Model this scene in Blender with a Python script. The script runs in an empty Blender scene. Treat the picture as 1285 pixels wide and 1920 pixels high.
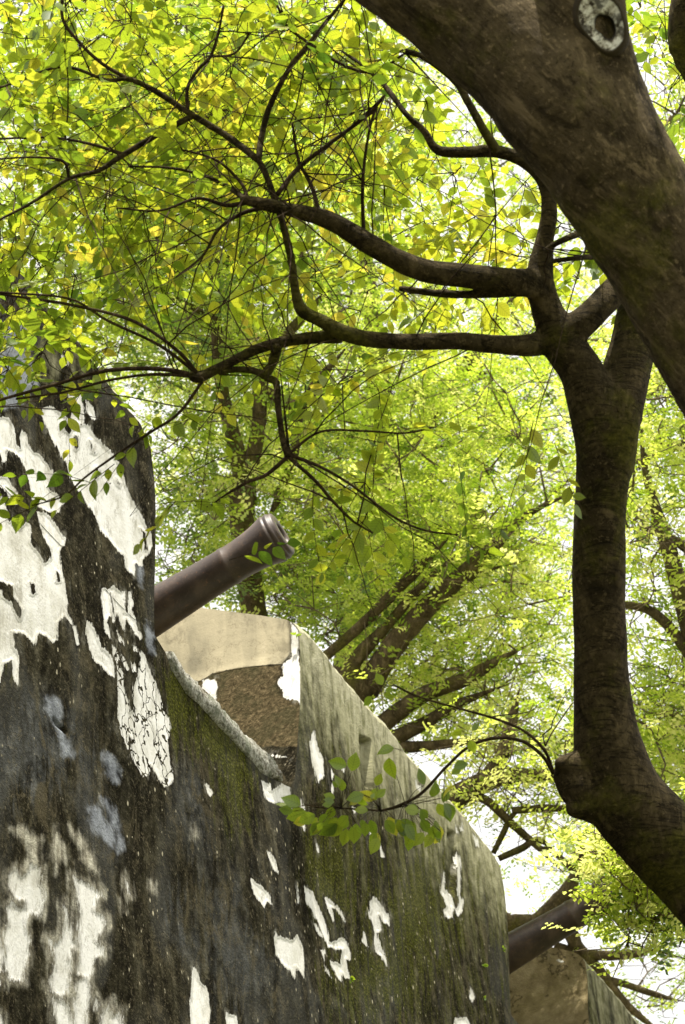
import bpy, math, random
import numpy as np
from math import sin, cos, radians, pi
rng = np.random.default_rng(7)
random.seed(7)
S = bpy.context.scene
COL = S.collection

# ------------------------------------------------------------ camera, light, exposure
PITCH = radians(35.0); FPX = 4517.0
R_ = np.array([1, 0, 0.]); F_ = np.array([0, cos(PITCH), sin(PITCH)]); U_ = np.array([0, -sin(PITCH), cos(PITCH)])
CAM = np.array([0, 0, 1.6])
cd = bpy.data.cameras.new('camera'); cam = bpy.data.objects.new('camera', cd); COL.objects.link(cam)
cam.location = CAM; cam.rotation_euler = (radians(90) + PITCH, 0, 0)
cd.sensor_fit = 'VERTICAL'; cd.angle = 2 * math.atan(960 / FPX); cd.clip_end = 2000
cd.dof.use_dof = True; cd.dof.focus_distance = 13.5; cd.dof.aperture_fstop = 3.2
S.camera = cam

SUN_EL, SUN_AZ = radians(69), radians(190)       # azimuth: heading clockwise from +Y
sdir = np.array([sin(SUN_AZ) * cos(SUN_EL), cos(SUN_AZ) * cos(SUN_EL), sin(SUN_EL)])
w = bpy.data.worlds.new('World'); S.world = w; w.use_nodes = True
nt = w.node_tree; bg = nt.nodes['Background']
sky = nt.nodes.new('ShaderNodeTexSky'); sky.sky_type = 'NISHITA'; sky.sun_disc = False
sky.sun_elevation = SUN_EL; sky.sun_rotation = SUN_AZ
sky.air_density = 1.4; sky.dust_density = 7.0; sky.ozone_density = 0.8
tc = nt.nodes.new('ShaderNodeTexCoord'); cn = nt.nodes.new('ShaderNodeTexNoise'); cn.inputs['Scale'].default_value = 2.2; cn.inputs['Detail'].default_value = 6
nt.links.new(tc.outputs['Generated'], cn.inputs[0])
cr = nt.nodes.new('ShaderNodeMapRange'); cr.inputs[1].default_value = .30; cr.inputs[2].default_value = .62; cr.inputs[3].default_value = .72; cr.inputs[4].default_value = 1.0
nt.links.new(cn.outputs[0], cr.inputs[0])
mx = nt.nodes.new('ShaderNodeMix'); mx.data_type = 'RGBA'; nt.links.new(cr.outputs[0], mx.inputs[0]); nt.links.new(sky.outputs[0], mx.inputs[6]); mx.inputs[7].default_value = (6.1, 6.0, 5.8, 1)   # thin bright cloud over the blue
nt.links.new(mx.outputs[2], bg.inputs[0]); bg.inputs[1].default_value = 0.15
sl = bpy.data.lights.new('sun', 'SUN'); sl.energy = 5.0; sl.angle = radians(0.6); sl.color = (1, .95, .85)
so = bpy.data.objects.new('sun', sl); COL.objects.link(so)
from mathutils import Vector
so.rotation_euler = Vector(sdir).to_track_quat('Z', 'Y').to_euler()
S.view_settings.view_transform = 'Standard'; S.view_settings.look = 'None'
S.view_settings.exposure = 0.75; S.view_settings.gamma = 1
S.cycles.max_bounces = 8; S.cycles.transmission_bounces = 6; S.cycles.diffuse_bounces = 4

# ------------------------------------------------------------ helpers
def ray(x, y): return (np.asarray(x)[..., None] - 642.5) / FPX * R_ - (np.asarray(y)[..., None] - 960) / FPX * U_ + F_
def P(x, y, D): return CAM + ray(float(x), float(y)) * D
def proj(p):
    q = np.asarray(p) - CAM; z = q @ F_
    return 642.5 + FPX * (q @ R_) / z, 960 - FPX * (q @ U_) / z

def mesh(name, V, faces, mat, parent=None, smooth=False, attrs=None, edges=None):
    """faces: list of int arrays (n,k) or plain list of tuples"""
    me = bpy.data.meshes.new(name)
    V = np.asarray(V, dtype=np.float64)
    if isinstance(faces, list) and faces and isinstance(faces[0], np.ndarray):
        me.vertices.add(len(V)); me.vertices.foreach_set('co', V.ravel())
        loops = np.concatenate([f.ravel() for f in faces]); tot = np.concatenate([np.full(len(f), f.shape[1]) for f in faces])
        me.loops.add(len(loops)); me.loops.foreach_set('vertex_index', loops.astype(np.int32))
        me.polygons.add(len(tot)); st = np.concatenate([[0], np.cumsum(tot)[:-1]])
        me.polygons.foreach_set('loop_start', st.astype(np.int32)); me.polygons.foreach_set('loop_total', tot.astype(np.int32))
        me.update(calc_edges=True); me.validate()
    else:
        me.from_pydata(V.tolist(), [], [tuple(map(int, f)) for f in faces])
    if smooth: me.polygons.foreach_set('use_smooth', np.ones(len(me.polygons), dtype=bool))
    if attrs:
        for k, a in attrs.items():
            a = np.asarray(a, dtype=np.float32)
            if a.ndim == 1: me.attributes.new(k, 'FLOAT', 'POINT').data.foreach_set('value', a)
            else: me.attributes.new(k, 'FLOAT_VECTOR', 'POINT').data.foreach_set('vector', a.ravel())
    if mat: me.materials.append(mat)
    o = bpy.data.objects.new(name, me); COL.objects.link(o)
    if parent: o.parent = parent
    return o
def tag(o, label=None, cat=None, group=None, kind=None):
    if label: o['label'] = label
    if cat: o['category'] = cat
    if group: o['group'] = group
    if kind: o['kind'] = kind
    return o
def empty(name, loc=(0, 0, 0)):
    o = bpy.data.objects.new(name, None); o.location = loc; COL.objects.link(o); return o
def rebase(root, loc):
    """put the empty at the base of its thing, children keep their place"""
    root.location = loc
    for c in root.children: c.location = (-loc[0], -loc[1], -loc[2])

def catmull(pts, n=6):
    pts = np.asarray(pts, float)
    if len(pts) < 3:
        t = np.linspace(0, 1, n + 1)[:, None]; return pts[0] * (1 - t) + pts[-1] * t
    a = np.vstack([2 * pts[0] - pts[1], pts, 2 * pts[-1] - pts[-2]]); out = []
    for i in range(len(pts) - 1):
        p0, p1, p2, p3 = a[i:i + 4]
        for t in np.linspace(0, 1, n, endpoint=False):
            out.append(.5 * ((2 * p1) + (-p0 + p2) * t + (2 * p0 - 5 * p1 + 4 * p2 - p3) * t * t + (-p0 + 3 * p1 - 3 * p2 + p3) * t ** 3))
    out.append(pts[-1]); return np.array(out)
class Tubes:
    def __init__(s): s.V = []; s.Q = []; s.T = []; s.n = 0; s.A = []
    def add(s, pts, rad, sides=8, wob=0.0):
        pts = np.asarray(pts, float); rad = np.asarray(rad, float); n = len(pts)
        t = np.gradient(pts, axis=0); t /= np.linalg.norm(t, axis=1)[:, None] + 1e-9
        ref = np.array([0.31, .17, .93]) if abs(t[0] @ np.array([0.31, .17, .93])) < .85 else np.array([.9, .3, -.2])
        a = np.zeros_like(pts); c = np.cross(t[0], ref)
        for i_ in range(n): c = c - t[i_] * (c @ t[i_]); c = c / (np.linalg.norm(c) + 1e-9); a[i_] = c
        b = np.cross(t, a)
        an = np.linspace(0, 2 * pi, sides, endpoint=False)
        r = rad[:, None] * (1 + wob * rng.normal(size=(n, sides)))
        V = pts[:, None] + r[..., None] * (np.cos(an)[None, :, None] * a[:, None] + np.sin(an)[None, :, None] * b[:, None])
        i = np.arange(n - 1)[:, None] * sides; j = np.arange(sides)[None]; k = (j + 1) % sides
        s.Q.append((np.stack([i + j, i + sides + j, i + sides + k, i + k], -1).reshape(-1, 4)) + s.n)
        L = np.concatenate([[0], np.cumsum(np.linalg.norm(np.diff(pts, axis=0), axis=1))])
        s.A.append(np.repeat(L, sides)); s.V.append(V.reshape(-1, 3)); s.n += n * sides
        for c, base in ((0, 0), (1, (n - 1) * sides)):
            s.V.append(pts[[0 if c == 0 else -1]]); s.A.append(L[[0 if c == 0 else -1]])
            jj = np.arange(sides) + base + s.n - n * sides; kk = np.roll(jj, -1)
            f = np.stack([jj, kk, np.full(sides, s.n)], -1); s.T.append(f if c == 0 else f[:, ::-1]); s.n += 1
    def build(s, name, mat, parent=None):
        return mesh(name, np.vstack(s.V), [np.vstack(s.Q), np.vstack(s.T)], mat, parent, True, {'along': np.concatenate(s.A)})
def path(lst, D, n=6, dd=0.0):
    """lst: (x,y,r[,D]) in picture units at depth D -> points and radii in metres"""
    p = []; r = []
    for q in lst:
        d = q[3] if len(q) > 3 else D
        p.append(P(q[0], q[1], d)); r.append([q[2] * d / FPX] * 3)
    return catmull(p, n), np.maximum(catmull(r, n)[:, 0], .0008)

# ------------------------------------------------------------ node helpers
def newmat(name):
    m = bpy.data.materials.new(name); m.use_nodes = True; m.node_tree.nodes.clear(); return m, G(m.node_tree)
class G:
    def __init__(s, t): s.t = t
    def n(s, typ, **kw):
        nd = s.t.nodes.new('ShaderNode' + typ)
        for k, v in kw.items():
            if k.startswith('i_'):
                k = k[2:]; k = int(k) if k.isdigit() else k.replace('_', ' ')
                s.set(nd.inputs[k], v)
            else: setattr(nd, k, v)
        return nd
    def set(s, inp, v):
        if isinstance(v, bpy.types.NodeSocket): s.t.links.new(v, inp)
        elif isinstance(v, bpy.types.Node): s.t.links.new(v.outputs[0], inp)
        else:
            if isinstance(v, (tuple, list)) and len(v) == 3 and inp.type == 'RGBA': v = (*v, 1)
            inp.default_value = v
    def math(s, op, a, b=0.0, c=None, clamp=False):
        nd = s.n('Math', operation=op, use_clamp=clamp); s.set(nd.inputs[0], a); s.set(nd.inputs[1], b)
        if c is not None: s.set(nd.inputs[2], c)
        return nd.outputs[0]
    def mix(s, f, a, b, mode='MIX'):
        nd = s.n('Mix', data_type='RGBA', blend_type=mode); s.set(nd.inputs[0], f); s.set(nd.inputs[6], a); s.set(nd.inputs[7], b); return nd.outputs[2]
    def attr(s, name, vec=False):
        nd = s.n('Attribute', attribute_name=name); return nd.outputs['Vector' if vec else 'Fac']
    def noise(s, co, scale, detail=4, rough=.6, vs=None, dist=0.0):
        if vs: co = s.n('VectorMath', operation='MULTIPLY', i_0=co, i_1=vs).outputs[0]
        return s.n('TexNoise', i_Vector=co, i_Scale=scale, i_Detail=detail, i_Roughness=rough, i_Distortion=dist).outputs[0]
    def ss(s, x, lo, hi, a=0.0, b=1.0):
        nd = s.n('MapRange', interpolation_type='SMOOTHSTEP'); s.set(nd.inputs[0], x)
        for i, v in enumerate((lo, hi, a, b)): s.set(nd.inputs[i + 1], v)
        return nd.outputs[0]
    def ramp(s, f, stops, interp='LINEAR'):
        nd = s.n('ValToRGB'); cr = nd.color_ramp; cr.interpolation = interp; s.set(nd.inputs[0], f)
        while len(cr.elements) < len(stops): cr.elements.new(.5)
        for e, (p, c) in zip(cr.elements, stops): e.position = p; e.color = (*c, 1)
        return nd.outputs[0]
    def out(s, sh): s.set(s.n('OutputMaterial').inputs[0], sh)
    def bsdf(s, col, rough=.8, bump=None, strength=.5, dist=.02, spec=.3):
        b = s.n('BsdfPrincipled', i_Base_Color=col, i_Roughness=rough); s.set(b.inputs['Specular IOR Level'], spec)
        if bump is not None:
            bp = s.n('Bump', i_Height=bump, i_Strength=strength, i_Distance=dist); s.t.links.new(bp.outputs[0], b.inputs['Normal'])
        return b.outputs[0]

# ------------------------------------------------------------ wall plaster
def plaster():
    m, g = newmat('weathered_plaster')
    uv = g.attr('wuv', True)
    fine = g.noise(uv, 55, 4, .65); mid = g.noise(uv, 9, 5, .65); big = g.noise(uv, 1.6, 4, .6)
    streak = g.noise(uv, 2.6, 5, .6, (2.6, .42, 2.6), .5); streak2 = g.noise(uv, 7, 4, .55, (2.2, .45, 2.2), .8)
    # dark lichen skin
    a = g.math('ADD', g.math('MULTIPLY', streak, .55), g.math('MULTIPLY', mid, .45))
    base = g.ramp(a, [(.38, (.006, .0052, .0028)), (.47, (.016, .0138, .0075)), (.55, (.038, .034, .020)), (.66, (.11, .10, .066))])
    base = g.mix(g.ss(fine, .54, .70, 0, .7), base, g.mix(.5, base, (.15, .13, .085)))
    base = g.mix(g.ss(fine, .50, .34, 0, .7), base, (.012, .011, .007))
    base = g.mix(g.math('MULTIPLY', g.ss(g.math('ADD', g.math('MULTIPLY', streak2, .45), g.math('MULTIPLY', big, .55)), .42, .56, 0, .9), g.ss(g.attr('grey'), 0, .9)), base, g.ramp(mid, [(.35, (.030, .031, .029)), (.55, (.075, .077, .073)), (.7, (.15, .15, .14))]))
    blot = g.noise(uv, 3.4, 6, .72, (1.5, .8, 1.5), 1.2)
    base = g.mix(g.ss(blot, .52, .64, 0, .75), base, (.085, .072, .043)); base = g.mix(g.ss(blot, .47, .38, 0, .65), base, (.006, .005, .0028))
    wide = g.noise(uv, .9, 3, .5, (1.6, .8, 1), .8)
    base = g.mix(g.ss(wide, .50, .62, 0, .55), base, g.mix(.5, base, (.10, .10, .09))); base = g.mix(g.ss(wide, .48, .38, 0, .4), base, g.mix(.7, base, (.004, .0035, .002)))
    base = g.mix(g.ss(g.noise(uv, 26, 5, .8, (1.3, .8, 1)), .56, .66, 0, .7), base, (.15, .130, .085))
    rid = g.ss(g.math('ABSOLUTE', g.math('SUBTRACT', g.noise(uv, 1.3, 5, .62, (1.5, .8, 1), .6), .5)), .006, .0, 0, .6)
    base = g.mix(g.math('MULTIPLY', rid, g.ss(fine, .42, .6)), base, (.16, .135, .085))
    # olive film
    pale = g.attr('pale'); pn = g.math('ADD', pale, g.math('MULTIPLY', g.math('SUBTRACT', streak, .5), 2.0))
    pn = g.math('ADD', pn, g.math('MULTIPLY', g.math('SUBTRACT', mid, .5), .7))
    pf = g.ss(pn, .15, 1.0); pf = g.math('MULTIPLY', pf, g.ss(pale, .02, .25))
    pcol = g.ramp(g.math('ADD', g.math('MULTIPLY', pale, .5), g.math('MULTIPLY', mid, .5)), [(.2, (.085, .084, .036)), (.45, (.17, .165, .085)), (.68, (.38, .365, .235)), (.85, (.58, .55, .40))])
    col = g.mix(g.math('MULTIPLY', pf, .92), base, pcol)
    # green moss
    mo = g.attr('moss'); mf = g.math('ADD', mo, g.math('MULTIPLY', g.math('SUBTRACT', streak2, .5), 2.6))
    mf = g.math('MULTIPLY', g.ss(mf, .25, .95), g.ss(mo, .02, .3))
    col = g.mix(g.math('MULTIPLY', mf, .62), col, g.ramp(fine, [(.35, (.018, .021, .003)), (.52, (.058, .062, .008)), (.66, (.16, .17, .018)), (.78, (.26, .30, .02))]))
    # cheek render: cream and mossy brown
    ckn = g.ss(g.math('ABSOLUTE', g.math('SUBTRACT', g.noise(uv, 1.8, 6, .7), .5)), .006, 0, 0, .5)
    cr = g.ss(g.math('ADD', g.attr('cream'), g.math('MULTIPLY', g.math('SUBTRACT', mid, .5), 14.0)), -1, 1)
    ccol = g.ramp(g.math('ADD', g.math('MULTIPLY', big, .6), g.math('MULTIPLY', streak, .4)), [(.36, (.25, .225, .155)), (.46, (.38, .335, .225)), (.58, (.48, .42, .28)), (.7, (.58, .51, .36))])
    ccol = g.mix(g.ss(fine, .58, .75, 0, .35), ccol, (.24, .20, .13))
    ccol = g.mix(g.ss(g.noise(uv, 4.5, 6, .7, (1, .5, 1), .6), .52, .66, 0, .65), ccol, (.21, .185, .125)); ccol = g.mix(ckn, ccol, (.12, .095, .055))
    ccol = g.mix(g.ss(g.noise(uv, 70, 3, .6), .66, .72, 0, .6), ccol, (.09, .07, .045))
    col = g.mix(cr, col, ccol)
    br = g.ss(g.math('ADD', g.attr('brown'), g.math('MULTIPLY', g.math('SUBTRACT', mid, .5), 14.0)), -2, 2)
    bcol = g.ramp(g.noise(uv, 30, 7, .8, None, .3), [(.38, (.028, .022, .011)), (.50, (.075, .058, .030)), (.60, (.15, .115, .062)), (.70, (.36, .29, .17))])
    bcol = g.mix(g.ss(g.noise(uv, 3.5, 5, .7), .46, .60, 0, .6), bcol, (.045, .042, .020))
    col = g.mix(br, col, bcol)
    ol = g.ss(g.attr('olive'), 0, 1)
    ocol = g.ramp(g.math('ADD', g.math('MULTIPLY', big, .5), g.math('MULTIPLY', mid, .5)), [(.35, (.13, .10, .05)), (.5, (.24, .19, .10)), (.66, (.38, .31, .18))])
    oc = g.math('MINIMUM', g.ss(g.n('TexVoronoi', feature='DISTANCE_TO_EDGE', i_Vector=uv, i_Scale=.05).outputs[0], 0, .00001), g.ss(g.math('ABSOLUTE', g.math('SUBTRACT', g.noise(uv, .8, 6, .65), .5)), .0, .012, .2, 1))
    col = g.mix(ol, col, g.mix(g.math('SUBTRACT', 1.0, oc), ocol, (.05, .04, .022)))
    # pale specks
    vor = g.n('TexVoronoi', i_Vector=g.n('VectorMath', operation='MULTIPLY', i_0=uv, i_1=(1.3, .75, 1)).outputs[0], i_Scale=24.0, i_Randomness=1.0)
    rv = g.n('SeparateColor', i_Color=vor.outputs['Color']).outputs[0]
    sp = g.math('MULTIPLY', g.ss(vor.outputs['Distance'], g.math('MULTIPLY', g.math('POWER', rv, 3.0), .42), g.math('MULTIPLY', g.math('POWER', rv, 3.0), .14)), g.ss(rv, .5, .8))
    sp = g.math('MULTIPLY', sp, g.ss(g.math('ADD', g.attr('speck'), g.math('MULTIPLY', g.math('SUBTRACT', mid, .5), 3.0)), .25, .8))
    col = g.mix(sp, col, (.50, .45, .32))
    # blue grey smooth plaster, tan soft plaster, white lime
    def layer(col, name, amp, wdt, c, sn=mid, op=1.0):
        x = g.math('ADD', g.attr(name), g.math('MULTIPLY', g.math('SUBTRACT', sn, .5), amp))
        f = g.ss(x, -wdt, wdt); return g.mix(g.math('MULTIPLY', f, op), col, c), f, x
    col, _, _ = layer(col, 'blue', 34, 7, g.ramp(mid, [(.35, (.14, .15, .17)), (.6, (.29, .31, .34))]), mid, .85)
    sn = g.math('ADD', g.math('MULTIPLY', streak2, .6), g.math('MULTIPLY', mid, .4))
    tcol = g.ramp(g.math('ADD', g.math('MULTIPLY', streak2, .5), g.math('MULTIPLY', mid, .5)), [(.3, (.16, .145, .11)), (.45, (.38, .35, .27)), (.6, (.60, .57, .46))])
    col, ft, _ = layer(col, 'tan', 60, 12, tcol, sn, .85)
    # lime: ragged edges, hair cracks, stain rings
    edge = g.math('ADD', g.math('MULTIPLY', streak2, .75), g.math('MULTIPLY', fine, .25))
    x = g.math('ADD', g.attr('lime'), g.math('MULTIPLY', g.math('SUBTRACT', edge, .5), 15.0))
    ringv = g.noise(uv, 2.4, 3, .5, (1.6, .8, 1), .5)
    wv = g.n('TexVoronoi', feature='DISTANCE_TO_EDGE', i_Scale=4.2,
             i_Vector=g.n('VectorMath', operation='MULTIPLY_ADD', i_0=uv, i_1=(2.1, .95, 1), i_2=g.n('VectorMath', operation='SCALE', i_0=g.n('TexNoise', i_Vector=uv, i_Scale=6.0, i_Detail=3.0).outputs[1], i_Scale=.5).outputs[0]).outputs[0]).outputs[0]
    ck = g.math('MULTIPLY', g.attr('crack'), g.ss(wv, .10, .02))
    ckv = g.math('MULTIPLY', g.ss(g.attr('crack'), .3, .9), g.ss(wv, g.math('MULTIPLY', mid, .085), g.math('MULTIPLY', mid, .03)))
    x = g.math('SUBTRACT', x, g.math('MULTIPLY', ckv, 60.0))
    fib = g.noise(uv, 30, 5, .7, (1.9, .55, 1), .5); soft = g.attr('soft')
    x = g.math('ADD', x, g.math('MULTIPLY', g.math('SUBTRACT', fib, .5), g.math('MULTIPLY_ADD', soft, 20.0, 9.0)))
    sw = g.math('MULTIPLY_ADD', soft, 2.2, .8)
    fl = g.ss(x, g.math('MULTIPLY', sw, -1.0), sw)
    halo = g.math('MULTIPLY', g.ss(x, -9.0, -1.0), g.ss(g.noise(uv, 4.5, 4, .6, (1, .7, 1)), .45, .60, 0, .7))
    col = g.mix(halo, col, (.014, .011, .007))  # patchy dark border along lime edges: mould line and painted edge shadow
    film = g.math('MULTIPLY', g.ss(x, -12.0, 0), g.ss(g.noise(uv, 7.5, 5, .7, (1.5, .6, 1)), .52, .62, 0, .6))
    col = g.mix(film, col, (.22, .21, .17))
    lcol = g.ramp(g.math('ADD', g.math('MULTIPLY', mid, .45), g.math('MULTIPLY', ringv, .55)), [(.30, (.50, .48, .41)), (.42, (.66, .645, .58)), (.52, (.80, .79, .745)), (.7, (.86, .85, .82))])
    rim = g.ss(x, 6.0, 0.5, 0, .25)
    lcol = g.mix(rim, lcol, (.42, .40, .33))
    lcol = g.mix(g.ss(g.noise(uv, 5.5, 6, .75, (1.8, .7, 1), .6), .55, .63, 0, .6), lcol, (.36, .34, .28))
    hair = g.ss(g.math('ABSOLUTE', g.math('SUBTRACT', g.noise(uv, 3.5, 5, .65, (2.2, .7, 1)), .5)), .010, .0, 0, .45)
    lcol = g.mix(hair, lcol, (.30, .28, .22))
    stain = g.ss(g.math('ADD', g.math('MULTIPLY', streak, .6), g.math('MULTIPLY', fine, .4)), .52, .64, 0, .5)
    lcol = g.mix(g.math('MULTIPLY', stain, g.ss(g.attr('dirt'), 0, 1)), lcol, (.34, .31, .24))
    col = g.mix(fl, col, lcol)
    col = g.mix(g.ss(g.attr('pit'), .2, .8), col, (.012, .010, .006))  # recesses painted near-black, their shade put into the colour
    h = g.math('ADD', g.math('MULTIPLY', fine, .30), g.math('MULTIPLY', mid, .55))
    h = g.math('MULTIPLY', h, g.math('SUBTRACT', 1.0, g.math('MULTIPLY', g.math('MAXIMUM', fl, cr), .75)))
    h = g.math('ADD', h, g.math('ADD', g.math('MULTIPLY', fl, .10), g.math('MULTIPLY', g.math('MULTIPLY', g.ss(x, -1.0, 1.5), g.ss(x, 6.0, 2.0)), .12)))
    g.out(g.bsdf(col, .95, h, .85, .03, .02)); return m

def granite():
    m, g = newmat('rough_granite'); co = g.n('TexCoord').outputs['Object']
    n1 = g.noise(co, 42, 5, .75); n2 = g.noise(co, 7, 4, .6)
    c = g.ramp(n1, [(.36, (.08, .075, .055)), (.45, (.28, .27, .21)), (.55, (.50, .49, .42)), (.66, (.72, .71, .64))])
    c = g.mix(g.ss(n2, .52, .66, 0, .55), c, (.17, .13, .08)); c = g.mix(g.ss(n2, .48, .38, 0, .6), c, (.13, .15, .09))
    g.out(g.bsdf(c, .95, g.math('ADD', n1, n2), 1.0, .03)); return m

def iron():
    m, g = newmat('brown_painted_iron'); co = g.n('TexCoord').outputs['Object']
    n1 = g.noise(co, 5, 5, .6); n2 = g.noise(co, 60, 4, .6); n3 = g.noise(co, 14, 4, .6, (.5, 3, 3))
    c = g.ramp(n1, [(.34, (.035, .022, .017)), (.5, (.060, .040, .030)), (.66, (.105, .070, .050))])
    c = g.mix(g.ss(n2, .55, .72, 0, .35), c, (.17, .11, .07)); c = g.mix(g.ss(n3, .56, .7, 0, .35), c, (.05, .04, .045))
    c = g.mix(g.ss(g.noise(co, 26, 6, .75, (1, 1, 1), .5), .58, .66, 0, .5), c, (.20, .10, .05))
    b = g.bsdf(c, .46, g.math('ADD', g.math('MULTIPLY', n2, .5), n1), .25, .008, .5); g.out(b); return m

def bark(name, dark, light, moss_amt=.5, ring=0.0, tint=None, axis=(-.05, 0, 1)):
    m, g = newmat(name); co = g.n('TexCoord').outputs['Object']
    ax = Vector(axis).normalized(); dt = g.n('VectorMath', operation='DOT_PRODUCT', i_0=co, i_1=tuple(ax)).outputs['Value']
    sc_ = g.n('VectorMath', operation='SCALE', i_0=tuple(ax)); g.set(sc_.inputs['Scale'], g.math('MULTIPLY', dt, -.82))
    al_ = g.n('VectorMath', operation='ADD', i_0=co, i_1=sc_.outputs[0]).outputs[0]
    st = g.noise(al_, 9, 6, .72, None, .5); st2 = g.noise(al_, 30, 5, .7)
    n1 = g.noise(co, 2.2, 7, .72); n2 = g.noise(co, 46, 6, .75); n3 = g.noise(co, 11, 5, .65, None, .6)
    c = g.ramp(g.math('ADD', g.math('MULTIPLY', n1, .5), g.math('MULTIPLY', n3, .5)), [(.36, dark), (.52, tuple((a + b) / 2 for a, b in zip(dark, light))), (.68, light)])
    c = g.mix(g.ss(n2, .55, .68, 0, .8), c, tuple(min(1, v * 1.8) for v in light))
    pit = g.n('TexVoronoi', i_Vector=co, i_Scale=38.0); pf = g.math('MULTIPLY', g.ss(pit.outputs['Distance'], .18, .06), g.ss(n1, .42, .56)); c = g.mix(g.math('MULTIPLY', pf, .75), c, tuple(v * .5 for v in dark))
    c = g.mix(g.ss(n2, .46, .32, 0, .7), c, tuple(v * .45 for v in dark))
    c = g.mix(g.ss(st, .53, .66, 0, .75), c, tuple(min(1, v * 1.5) for v in light)); c = g.mix(g.ss(st, .46, .36, 0, .7), c, tuple(v * .6 for v in dark))
    c = g.mix(g.ss(st2, .57, .68, 0, .5), c, tuple(min(1, v * 1.7) for v in light))
    h = g.math('ADD', g.math('ADD', g.math('MULTIPLY', n2, .45), g.math('MULTIPLY', n3, .8)), g.math('ADD', g.math('MULTIPLY', st, .9), g.math('MULTIPLY', st2, .45)))
    if ring:
        al = g.attr('along')
        rn = g.noise(co, 1.0, 5, .7, (3.0, 3.0, 24.0), .8)
        rf = g.ss(g.math('ABSOLUTE', g.math('SUBTRACT', rn, .5)), .022, .0)
        c = g.mix(g.math('MULTIPLY', rf, ring), c, tuple(v * .4 for v in dark)); h = g.math('SUBTRACT', h, g.math('MULTIPLY', rf, .5))
    mn = g.math('MULTIPLY', g.ss(g.noise(co, 1.7, 5, .7), .50, .64), moss_amt)
    c = g.mix(mn, c, g.ramp(n2, [(.35, (.05, .055, .008)), (.6, (.15, .145, .015)), (.8, (.26, .24, .03))]))
    if tint: c = g.mix(g.ss(g.noise(co, 2.3, 4, .6), .54, .66, 0, .8), c, tint)
    g.out(g.bsdf(c, .9, h, .8, .022, .10)); return m

def leafmat(name, stops, tstops, rough=.45, tr=.55):
    m, g = newmat(name); r = g.attr('lc'); mid = g.attr('mid')
    cd_ = g.ramp(r, stops); ct0 = g.ramp(r, tstops)
    lv = g.attr('lv'); vein = g.math('MULTIPLY', g.ss(mid, .0, .12, .72, 1.0), g.ss(g.math('SINE', g.math('MULTIPLY', lv, 46.0)), .35, 1.0, 1.0, .80))
    cd_ = g.mix(1.0, cd_, g.n('CombineXYZ', i_X=vein, i_Y=vein, i_Z=vein).outputs[0], 'MULTIPLY')
    ct = g.mix(1.0, ct0, g.n('CombineXYZ', i_X=vein, i_Y=vein, i_Z=vein).outputs[0], 'MULTIPLY')
    d = g.n('BsdfDiffuse', i_Color=cd_); t = g.n('BsdfTranslucent', i_Color=ct); gl = g.n('BsdfGlossy', i_Color=(1, 1, 1), i_Roughness=rough)
    m1 = g.n('MixShader', i_Fac=tr); g.t.links.new(d.outputs[0], m1.inputs[1]); g.t.links.new(t.outputs[0], m1.inputs[2])
    m2 = g.n('MixShader', i_Fac=.05); g.t.links.new(m1.outputs[0], m2.inputs[1]); g.t.links.new(gl.outputs[0], m2.inputs[2])
    g.out(m2.outputs[0]); return m

M_WALL = plaster(); M_STONE = granite(); M_IRON = iron()
M_BIGBARK = bark('mottled_grey_brown_bark', (.026, .019, .010), (.165, .125, .072), .5, axis=(-.62, -.1, .78))
M_RINGBARK = bark('ringed_green_brown_bark', (.024, .018, .0085), (.095, .072, .038), .55, .7)
M_TWIG = bark('dark_twig_bark', (.028, .018, .011), (.075, .05, .03), .15)
M_BGBARK = bark('brown_limb_bark', (.045, .034, .018), (.15, .115, .066), .5)
M_BGTWIG = bark('pale_twig_bark', (.08, .06, .038), (.24, .19, .12), .1)
M_LEAF = leafmat('yellow_green_leaf',
    [(0, (.07, .14, .015)), (.45, (.17, .26, .02)), (.75, (.32, .37, .03)), (.9, (.50, .45, .05)), (1, (.45, .30, .08))],
    [(0, (.15, .29, .02)), (.45, (.42, .54, .025)), (.75, (.68, .70, .04)), (.9, (.84, .72, .07)), (1, (.7, .5, .1))])
M_FROND = leafmat('feathery_green_leaf',
    [(0, (.045, .095, .012)), (.35, (.16, .235, .022)), (.7, (.40, .48, .07)), (1, (.62, .64, .18))],
    [(0, (.15, .28, .02)), (.35, (.48, .66, .035)), (.7, (.84, .94, .12)), (1, (.95, .95, .32))], .45, .55)

# ------------------------------------------------------------ the rampart
AZ = radians(24.2); BAT = radians(4.0)
d_ = np.array([sin(AZ), cos(AZ), 0]); nh = np.array([cos(AZ), -sin(AZ), 0]); Z = np.array([0, 0, 1.])
N_ = nh * cos(BAT) + Z * sin(BAT); V_ = Z * cos(BAT) - nh * sin(BAT)
O_ = P(285, 830, 16.0)
def un(x, y):
    r = ray(float(x), float(y)); t = np.dot(O_ - CAM, N_) / np.dot(r, N_); p = CAM + r * t - O_
    return float(p @ d_), float(p @ V_)
def W3(u, v, wi=0.0):
    """wall coords -> world; wi = metres inward (horizontal)"""
    u = np.asarray(u, float); v = np.asarray(v, float); wi = np.asarray(wi, float)
    return O_ + u[..., None] * d_ + v[..., None] * V_ - wi[..., None] * nh

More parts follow.
